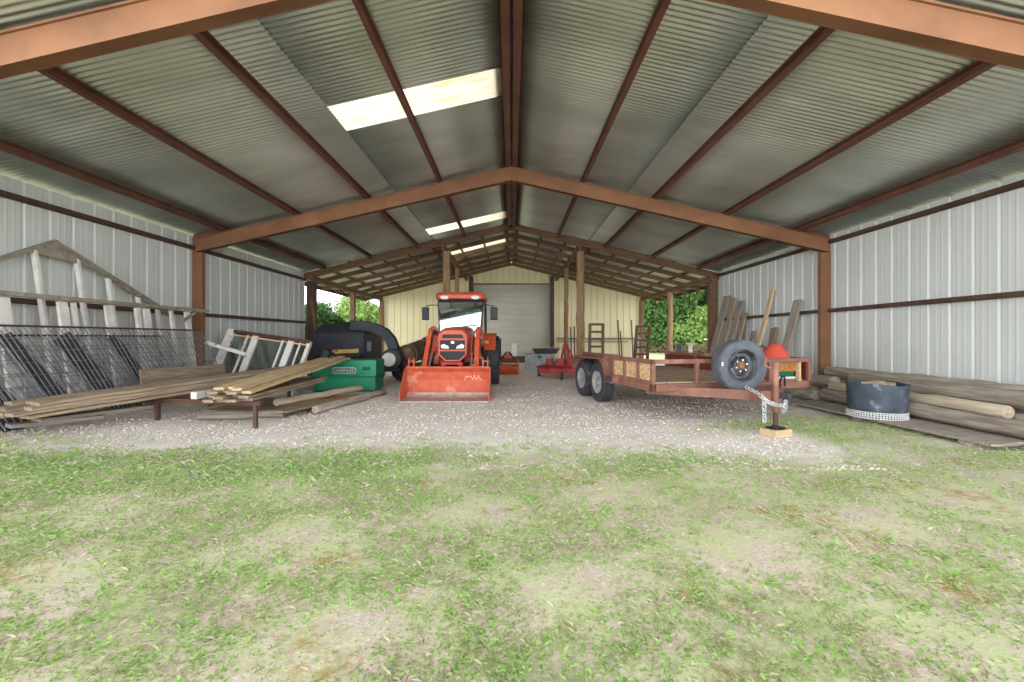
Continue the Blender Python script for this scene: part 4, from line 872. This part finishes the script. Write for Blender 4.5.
for x, y in ((-.02,-.66),(.62,-.62),(-.55,.5),(.6,.5)):
    b = MB(); tyre(b, (x,y,.11), (1,0,0), .11, .07, 18, .5); w = b.build('caster', 'rubber', RM, smooth=40)
    b = MB(); b.revolve([(0,.03),(.05,.03),(.06,-.03),(0,-.03)], (x,y,.11), (1,0,0), 14); b.bar((x-.05,y,.11),(x-.05,y,.26),.02,.03); b.bar((x+.05,y,.11),(x+.05,y,.26),.02,.03); b.bar((x-.06,y,.26),(x+.06,y,.26),.04,.02); b.bar((x,y,.27),(x,y*.6,.32),.05,.04); b.build('fork', 'red', w)
o = board('leaning_plank', (1.88,14.6,0.0), (2.03,15.72,2.3), .12, .04, 'rusthub', up=(-1,0,0)); tag(o, 'reddish plank leaning on the thin post behind the mower', 'plank')
o = board('leaning_plank', (1.98,15.1,0.0), (2.12,15.72,1.5), .09, .03, 'board', up=(-1,0,0)); tag(o, 'shorter pale plank leaning beside the reddish one', 'plank')
# rail and T-posts at the end wall
RL = thing('pipe_rack', 'pale pipe rack standing along the end wall right of the door', 'rack', (4.2, 19.0, 0))
b = MB(); b.cyl((-2.1,0,1.12),(1.75,0,1.12),.05,n=10); b.cyl((-2.1,.1,.98),(1.2,.1,.98),.03,n=10); b.build('rail', 'gablewood', RL, smooth=40)
for x in (-1.6, 1.5): MB().box(x-.05,x+.05,-.02,.06,0,1.10).build('leg', 'gablewood', RL)
for k, (px, yt, nm) in enumerate(((618.5,320,'left'),(632,320,'middle'),(621,331,'short')) ):
    p = P(px, yt, 18.7); o = board('fence_stake', (p.x+.06,18.7,0), (p.x,18.82,p.z), .07, .05, 'jamb', up=(1,0,0)); tag(o, 'dark steel fence stake leaning on the pipe rack, %s one of three' % nm, 'stake', 'stakes at the pipe rack')
for k, (px, yt, nm) in enumerate(((571,327,'left'),(574.5,326,'right'))):
    p = P(px, yt, 18.7); o = board('fence_stake', (p.x,18.6,0), (p.x,18.8,p.z), .07, .05, 'jamb', up=(1,0,0)); tag(o, 'dark stake standing behind the mower, %s one of two' % nm, 'stake', 'stakes behind the mower')
# board leaning at the left wall end post
o = board('leaning_brace', (-5.72,12.45,0), (-6.12,12.6,2.35), .10, .05, 'timberx', up=(0,-1,0)); tag(o, 'brown board leaning against the post at the end of the left wall', 'board')

# ------------------------------------------------------------------ right: boards on the wall, logs, tub
LB = [((713,420),(727,296),.30,'widest, beside the timber post'),((722,420),(735,298),.2,'second, beside the widest'),((731,418),(741,301),.26,'third, in the left bunch'),((741,410),(745,313),.2,'fourth, right end of the left bunch'),((746,420),(773,289),.12,'tall pale one in the middle'),((748,400),(754,331),.17,'short one beside the tall pale one'),((762,405),(774,328),.22,'short tilted one'),((783,420),(798,300),.24,'rightmost, nearest the steel column')]
for k, ((xb, _), (xt, yt), w, nm) in enumerate(LB):
    Y = F*6.28/(xt-CX); t = P(xt, yt, Y); X0 = 6.28-.26*t.z
    o = board('leaning_board', (X0, Y+.02*k*0-.25*(1 if k in (6,) else .1), 0), (6.28, Y, t.z), w, .045, 'boardn' if k == 4 else 'boardg' if k in (0,2,5,7) else 'board', up=(-1,0,0))
    tag(o, 'weathered board leaning on the right wall, '+nm, 'board', 'boards leaning on the right wall')
LG = [(6.16,.50,.10,8.0,3.6,'log','rear top log against the right wall'),(6.14,.26,.12,8.3,3.7,'log','rear middle log hidden under the top log'),(6.12,.115,.115,8.1,3.5,'log','rear bottom log by the foot of the wall'),
      (5.90,.43,.115,7.1,3.5,'log','thick upper log behind the black tub'),(5.86,.17,.13,7.6,3.6,'log','lower log under the thick upper one'),(5.72,.37,.105,9.4,7.3,'log','dark log lying behind the trailer end'),(5.62,.305,.088,7.2,4.68,'logp','pale log with a cut round end facing out'),(5.45,.172,.095,7.2,3.7,'log','front log lying on the board platform'),
      (5.66,.13,.12,9.2,7.68,'log','low log behind the trailer corner'),(5.38,.13,.1,8.9,7.3,'log','foremost low log beside the trailer corner')]
for k, (x, z, r, ya, yb, m, lab) in enumerate(LG):
    o = pole('log', (x+.03*math.sin(k), ya, z), (x-.03*math.sin(k*2), yb, z), r, r*.93, m, n=16, seed=20+k, wob=.02); tag(o, lab, 'log', 'logs along the right wall')
# platform
PF = thing('board_platform', 'low grey plank platform under the tub and front log', 'platform', (4.85, 4.2, 0), math.radians(1.5))
for i in range(5):
    u = .02+i*.17; b = MB(); b.loft([[(u,-.02+.03*((i*7)%3),.045),(u+.16,-.02+.03*((i*7)%3),.045),(u+.16,-.02+.03*((i*7)%3),.075),(u,-.02+.03*((i*7)%3),.075)],[(u,3.1-.05*i,.03),(u+.16,3.1-.05*i,.03),(u+.16,3.1-.05*i,.06),(u,3.1-.05*i,.06)]]); o = b.build('plank', 'boardg', PF, bevel=.004)
for v in (.15, 1.5, 2.8): MB().box(0,.9,v,v+.12,-.01,.042).build('bearer', 'boardg', PF)
# tub
TB = thing('black_tub', 'scuffed black half barrel tub on the board platform', 'tub', (5.03, 5.68, .07)); TB.scale = (.88, .88, .92)
b = MB(); n = 40; vs = []; prof = [(.35,.09),(.365,.16),(.37,.32),(.375,.46),(.385,.49),(.385,.505),(.365,.50),(.35,.3),(.33,.12),(0,.12)]
b.revolve(prof, (0,0,0), (0,0,1), n); b.v = [(v[0], v[1], v[2]+(.008*math.sin(math.atan2(v[1], v[0])*2+.6)+.008*math.sin(5*math.atan2(v[1], v[0])))*(v[2]/.5)**3 if v[2] > 0 else v[2]) for v in b.v]; b.build('barrel', 'tub', TB, smooth=45)
b = MB()
for i in range(64):
    a = 2*math.pi*i/64; a2 = 2*math.pi*(i+1)/64; q = lambda aa, z: (math.cos(aa)*.365, math.sin(aa)*.365, z); b.bar(q(a,.0), q(a,.10), .014, .006); 
for z in (.01, .04, .07, .095): b.revolve([(.362,z-.006),(.37,z-.006),(.37,z+.006),(.362,z+.006)], (0,0,0), (0,0,1), 48, closed=True)
b.build('mesh_skirt', 'mesh', TB)
b = MB(); b.revolve([(0,.0),(.34,.0),(.34,.02),(0,.02)], (0,0,.40), (0,0,1), 24); b.build('fill', 'bark', TB)
for k, (x0, y0, x1, y1, nm) in enumerate(((-.22,-.1,.05,.02,'left'),(-.05,-.2,.18,-.05,'front'),(-.1,.1,.2,.12,'rear'))):
    o = board('firewood', (5.03+x0*.9,5.68+y0*.9,.50), (5.03+x1*.9,5.68+y1*.9,.51), .1, .07, 'boardn'); tag(o, 'pale wood offcut lying in the black tub, %s one' % nm, 'firewood', 'wood offcuts in the tub')

# ------------------------------------------------------------------ outside
def tree(x, y, h, r, m, label, n=9000, trunk=.14, blobs=9, ls=.16, base=.25, group=None):
    t = thing('tree', label, 'tree', (x, y, 0), 0, group); rg = np.random.default_rng(int(abs(x*13)+y*7))
    b = MB(); b.tube([(0,0,-.05),(.1*h*.1,0,h*.3),(-.05,.05,h*.75)], [trunk, trunk*.8, trunk*.3], 9)
    for k in range(5): a = k*1.3; b.tube([(0,0,h*(.25+.08*k)),(math.cos(a)*r*.6,math.sin(a)*r*.6,h*(.45+.08*k))], [trunk*.4, trunk*.12], 6)
    b.build('trunk', 'bark', t, smooth=50)
    cs = []
    for k in range(blobs):
        zz = base*h+(1-base)*h*rg.uniform(.08,.85); f = math.sin(min(1, max(.15, (zz/h-base*.6)/(1-base*.6)))*math.pi)**.6
        a = rg.uniform(0, 2*math.pi); d = rg.uniform(.2,.75)*r*f; cs.append((math.cos(a)*d, math.sin(a)*d, zz, r*rg.uniform(.38,.6)))
    cs = np.array(cs); idx = rg.integers(0, blobs, n); d = rg.normal(size=(n,3)); d /= np.linalg.norm(d, axis=1)[:,None]; rad = rg.uniform(.55,1.05,n)
    P_ = cs[idx,:3]+d*(cs[idx,3]*rad)[:,None]*np.array([1,1,.8]); P_[:,2] = np.maximum(P_[:,2], .08)
    a1 = rg.normal(size=(n,3)); a1 /= np.linalg.norm(a1, axis=1)[:,None]; a2 = np.cross(a1, d); a2 /= np.maximum(np.linalg.norm(a2, axis=1), 1e-3)[:,None]
    s_ = ls*rg.uniform(.6,1.3,n)[:,None]; V = np.stack([P_-a1*s_, P_+a2*s_*.55, P_+a1*s_, P_-a2*s_*.55], 1).reshape(-1,3)
    me = bpy.data.meshes.new('crown'); me.from_pydata(V.tolist(), [], np.arange(4*n).reshape(n,4).tolist()); me.update(); link('crown', me, m, t)
G1 = 'trees beyond the right opening'; G2 = 'trees beyond the left opening'
tree(12.2,33,9.5,3.4,'leafm','bright green tree at the left of the right opening, beside the end wall',11000,group=G1,base=.03)
tree(15.6,36,11,4.2,'leafd','tall dark green tree behind the middle post of the right opening',16000,group=G1,base=.02)
tree(19.5,38,10.5,4.0,'leafd','broad dark tree at the right of the right opening',15000,group=G1,base=.02)
tree(23.5,37,9.5,3.6,'leafm','mid green tree farthest right past the wall end post',11000,group=G1,base=.03)
tree(14.0,31.5,3.6,2.2,'leafl','low pale shrub before the tall trees on the right',6000,.06,7,.13,.05,G1)
tree(17.4,33.0,2.8,2.0,'leafm','low mid green shrub beside the brush pile',5000,.06,7,.13,.05,G1)
tree(10.2,40,10.0,3.6,'leafl','pale tree hidden mostly by the end wall',8000,group=G1,base=.05)
tree(13.0,38,4.5,2.8,'leafd','dark bush low behind the pale shrub',7000,.06,8,.15,.03,G1)
tree(17.0,41,8,3.8,'leafd','dark tree filling the gap behind the two tall trees',10000,.1,9,.17,.03,G1)
tree(-10.8,30,4.3,2.4,'leafl','pale green tree beside the cream end wall in the left opening',8000,group=G2,base=.1)
tree(-13.2,33,3.7,2.4,'leafm','mid green bushy tree in the middle of the left opening',9000,group=G2,base=.08)
tree(-15.4,31,3.4,2.2,'leafd','darker bush at the left of the left opening',8000,group=G2,base=.08)
tree(-17.6,36,4.0,2.6,'leafm','tree partly behind the end of the left wall',7000,group=G2,base=.1)
# sparse tree
t = thing('bare_tree', 'thin half bare tree standing against the white sky', 'tree', (-14.9, 36.5, 0), 0, G2); b = MB(); rr = random.Random(5); b.tube([(0,0,0),(.1,0,2.5),(0,0,5.2)], [.12,.09,.03], 7)
for k in range(26):
    z = 2+rr.random()*3; a = rr.random()*6.28; l = rr.uniform(.7,1.7); b.tube([(0,0,z),(math.cos(a)*l*.6,math.sin(a)*l*.6,z+l*.5),(math.cos(a)*l,math.sin(a)*l,z+l*1.0)], [.04,.025,.008], 5)
b.build('branches', 'bark', t, smooth=60)
p = P(678,345,17.8); b = MB(); b.box(-.11,.11,-.1,.1,0,p.z-.02); b.box(-.13,.13,-.12,.12,p.z-.02,p.z+.03); o = b.build('dark_stump_post', 'black'); o.location = (p.x,17.8+.1,0); o.location = (7.6,18.8,0); tag(o, 'short dark post on the lawn outside the right opening', 'post')
b = MB(); b.revolve([(0,0),(.26,0),(.26,.05),(.14,.12),(.09,.3),(.09,.75),(.2,.85),(.24,.9),(.0,.9)], (0,0,0), (0,0,1), 20); o = b.build('stone_pedestal', 'concrete', smooth=40); o.location = (9.2,21.2,0); tag(o, 'pale stone pedestal on the lawn beyond the trailer', 'pedestal')
b = MB(); b.cyl((0,0,0),(0,0,3.0),.05); b.cyl((-.35,0,1.05),(.3,0,1.05),.04); o = b.build('white_pole', 'white', smooth=40); o.location = (13.2,27.5,0); tag(o, 'thin white pole with a cross bar before the trees', 'pole')
b = MB(); rr = random.Random(9)
for k in range(90): x = rr.uniform(-2.6,2.6); b.tube([(x,rr.uniform(-.5,.5),rr.uniform(.05,.5)),(x+rr.uniform(-1,1),rr.uniform(-.5,.5),rr.uniform(.1,.75))], rr.uniform(.02,.06), 5)
o = b.build('brush_pile', 'bark', smooth=60); o.location = (12.6,29,0); tag(o, 'low pile of cut branches at the edge of the lawn', 'brush pile', kind='stuff')
b = MB(); b.revolve([(.42,-.02),(.45,0),(.42,.02),(.4,0)], (0,0,.03), (0,0,1), 24, closed=True)
for k in range(4): b.revolve([(.30+.03*k,-.02),(.33+.03*k,0),(.30+.03*k,.02)], (0,0,.05+.05*k), (0,0,1), 24)
o = b.build('hose_coil', 'green', smooth=60); o.location = (8.7,18.4,0); tag(o, 'coil of green hose on the lawn outside the right opening', 'hose')

# ------------------------------------------------------------------ grass, weeds, gravel
def noise2(x, y, s, seed):
    r = np.random.default_rng(seed); v = np.zeros_like(x)
    for k in range(7):
        a = r.uniform(0, 6.28); w = s*r.uniform(.6,1.8); v += np.sin((x*math.cos(a)+y*math.sin(a))*w+r.uniform(0, 6.28))
    return v/7**.5
GZV = np.vectorize(gz)
def pts(n, y0, y1, powr, spread=1.75):
    u = RNG.random(n); y = (y0**powr+(y1**powr-y0**powr)*u)**(1/powr); x = (RNG.random(n)*2-1)*(y*spread+.9); return x, y
def lawn_density(x, y):
    edge = 4.05+.28*noise2(x, y, 1.3, 3)+np.where(x > 3.4, 1.6, 0)+np.where(x < -4.2, -.1, 0)
    d = 1/(1+np.exp((y-edge)*5)); patch = .5+.5*np.clip(noise2(x, y, 1.9, 5)*1.1+.1, -1, 1)
    lush = np.exp(-((y-3.75)/.55)**2)*(np.where(x < -.7, 1., .0))*np.clip((x+5.5)*2,0,1)+np.exp(-((y-3.9)/.5)**2)*np.exp(-((x-1.3)/.7)**2)*.8+np.exp(-((x-3.6)/.9)**2-((y-5.35)/.35)**2)*1.2
    left = np.clip((-x+1.5)/5, 0, .35)
    return d*np.clip(.36+.42*patch+left, 0, 1.2)+lush*.7, lush
def blades(name, label, n, y0, y1, lmin, lmax, wmin, wmax, m, flat=.5, per=7, spread=.03, powr=1.2, dens=True, thr=1., lushonly=0.):
    x, y = pts(n, y0, y1, powr)
    k = (y < 2.6) | (np.abs(x) < 6.05); x, y = x[k], y[k]; n = len(x)
    if dens:
        d, lu = lawn_density(x, y); k = RNG.random(n) < d*thr+lu*lushonly; x, y, lu = x[k], y[k], lu[k]
    n = len(x); X = np.repeat(x, per)+RNG.normal(0, spread, n*per); Yv = np.repeat(y, per)+RNG.normal(0, spread, n*per)
    Lh = RNG.uniform(lmin, lmax, n*per)*(np.repeat(.8+.5*lu, per) if dens else 1); Wd = RNG.uniform(wmin, wmax, n*per); az = RNG.uniform(0, 2*np.pi, n*per); el = np.clip(RNG.normal(flat, .3, n*per), .05, 1.5)
    Z = GZV(X, Yv)-.012
    dx, dy = np.cos(az), np.sin(az); px, py = -dy, dx; b0 = np.stack([X, Yv, Z], -1); mid = b0+np.stack([dx*Lh*.5*np.cos(el), dy*Lh*.5*np.cos(el), Lh*.55*np.sin(el)+.006], -1); tip = b0+np.stack([dx*Lh*np.cos(el*.7), dy*Lh*np.cos(el*.7), Lh*.9*np.sin(el*.8)+.004], -1)
    sd = np.stack([px, py, 0*px], -1)*Wd[:,None]
    V = np.stack([b0-sd*.5, b0+sd*.5, mid+sd, tip, mid-sd], 1).reshape(-1, 3); f = np.arange(len(X)*5).reshape(-1, 5).tolist()
    me = bpy.data.meshes.new(name); me.from_pydata(V.tolist(), [], f); me.update(); o = link(name, me, m); return tag(o, label, 'grass', kind='stuff')
blades('grass', 'thin green grass blades growing over the open yard', 46000, .6, 6.2, .015, .052, .001, .002, 'grass', .55, 7, .025, thr=.62)
blades('dry_grass', 'pale dry straw lying flat over the yard', 21000, .6, 6.0, .025, .07, .0008, .0017, 'straw', .12, 6, .04, thr=.9)
blades('weeds', 'broad leaved green weeds scattered through the grass', 10000, .6, 6.2, .018, .045, .004, .008, 'weed', .35, 6, .018, thr=.42, lushonly=.6)
def stones(n):
    x = RNG.uniform(-6.2, 6.2, n); y = 3.6+9*RNG.random(n)**1.6; s = RNG.uniform(.005, .013, n)*RNG.choice([1,1,1,1.6], n)
    d, lu = lawn_density(x, y); k = (RNG.random(n) > d*.9) & ~((x > 3.3) & (y < 6.4)); x, y, s = x[k], y[k], s[k]; n = len(x)
    base = np.array([(1,0,0),(0,1,0),(-1,0,0),(0,-1,0),(0,0,.7),(0,0,-.4)]); c = np.stack([x, y, GZV(x, y)-.004], -1)
    V = (c[:,None,:]+base[None]*s[:,None,None]*RNG.uniform(.6,1.4,(n,6,1))).reshape(-1,3)
    fb = np.array([(0,1,4),(1,2,4),(2,3,4),(3,0,4),(1,0,5),(2,1,5),(3,2,5),(0,3,5)]); Fc = (np.arange(n)[:,None,None]*6+fb[None]).reshape(-1,3)
    me = bpy.data.meshes.new('gravel'); me.from_pydata(V.tolist(), [], Fc.tolist()); me.update(); tag(link('gravel', me, 'stone'), 'loose pale gravel strewn over the shed floor', 'gravel', kind='stuff')
stones(42000)
for k, (px, y, s, nm) in enumerate(((205,6.6,.05,'left'),(330,6.2,.035,'right'))): pass

# ------------------------------------------------------------------ light
w = bpy.data.worlds.new('sky'); sc.world = w; w.use_nodes = True; N = w.node_tree.nodes; L = w.node_tree.links; N.clear()
out = N.new('ShaderNodeOutputWorld'); bg = N.new('ShaderNodeBackground'); tc = N.new('ShaderNodeTexCoord'); sp = N.new('ShaderNodeSeparateXYZ'); L.new(tc.outputs['Generated'], sp.inputs[0])
def mth(op, a, b_=None, clamp=False):
    q = N.new('ShaderNodeMath'); q.operation = op; q.use_clamp = clamp
    for i, t in enumerate((a, b_)):
        if t is None: continue
        if hasattr(t, 'links'): L.new(t, q.inputs[i])
        else: q.inputs[i].default_value = t
    return q.outputs[0]
ez = mth('POWER', 2.71828, mth('MULTIPLY', mth('MAXIMUM', sp.outputs['Z'], 0.), -5.0))      # brighter towards the horizon
back = mth('ADD', mth('MULTIPLY', sp.outputs['Y'], -.8), mth('MULTIPLY', sp.outputs['X'], -.6)); back = mth('ADD', mth('MULTIPLY', back, .5), .5, True); back = mth('POWER', back, 1.5)
SKY_BASE, SKY_HOR = 1.0, 4.2
st = mth('ADD', SKY_BASE, mth('MULTIPLY', mth('MULTIPLY', ez, back), SKY_HOR))
st = mth('ADD', st, mth('MULTIPLY', ez, .6))
L.new(st, bg.inputs['Strength']); bg.inputs['Color'].default_value = (.95, .98, 1.0, 1); L.new(bg.outputs[0], out.inputs[0])

cam = bpy.data.cameras.new('camera'); co = bpy.data.objects.new('camera', cam); COL.objects.link(co); sc.camera = co
co.location = (0, 0, HC); co.rotation_euler = (math.pi/2, 0, 0); cam.sensor_width = 36; cam.lens = F/1024*36; cam.shift_x = .5/1024; cam.shift_y = -3/1024; cam.clip_start = .05; cam.clip_end = 300
vs_ = sc.view_settings; sc.display_settings.display_device = 'sRGB'; vs_.view_transform = 'Standard'; vs_.look = 'None'; vs_.gamma = 1; vs_.exposure = 1.0; vs_.use_curve_mapping = False
sc.cycles.denoising_prefilter = 'NONE'; sc.cycles.max_bounces = 10; sc.cycles.diffuse_bounces = 6; sc.cycles.transparent_max_bounces = 16
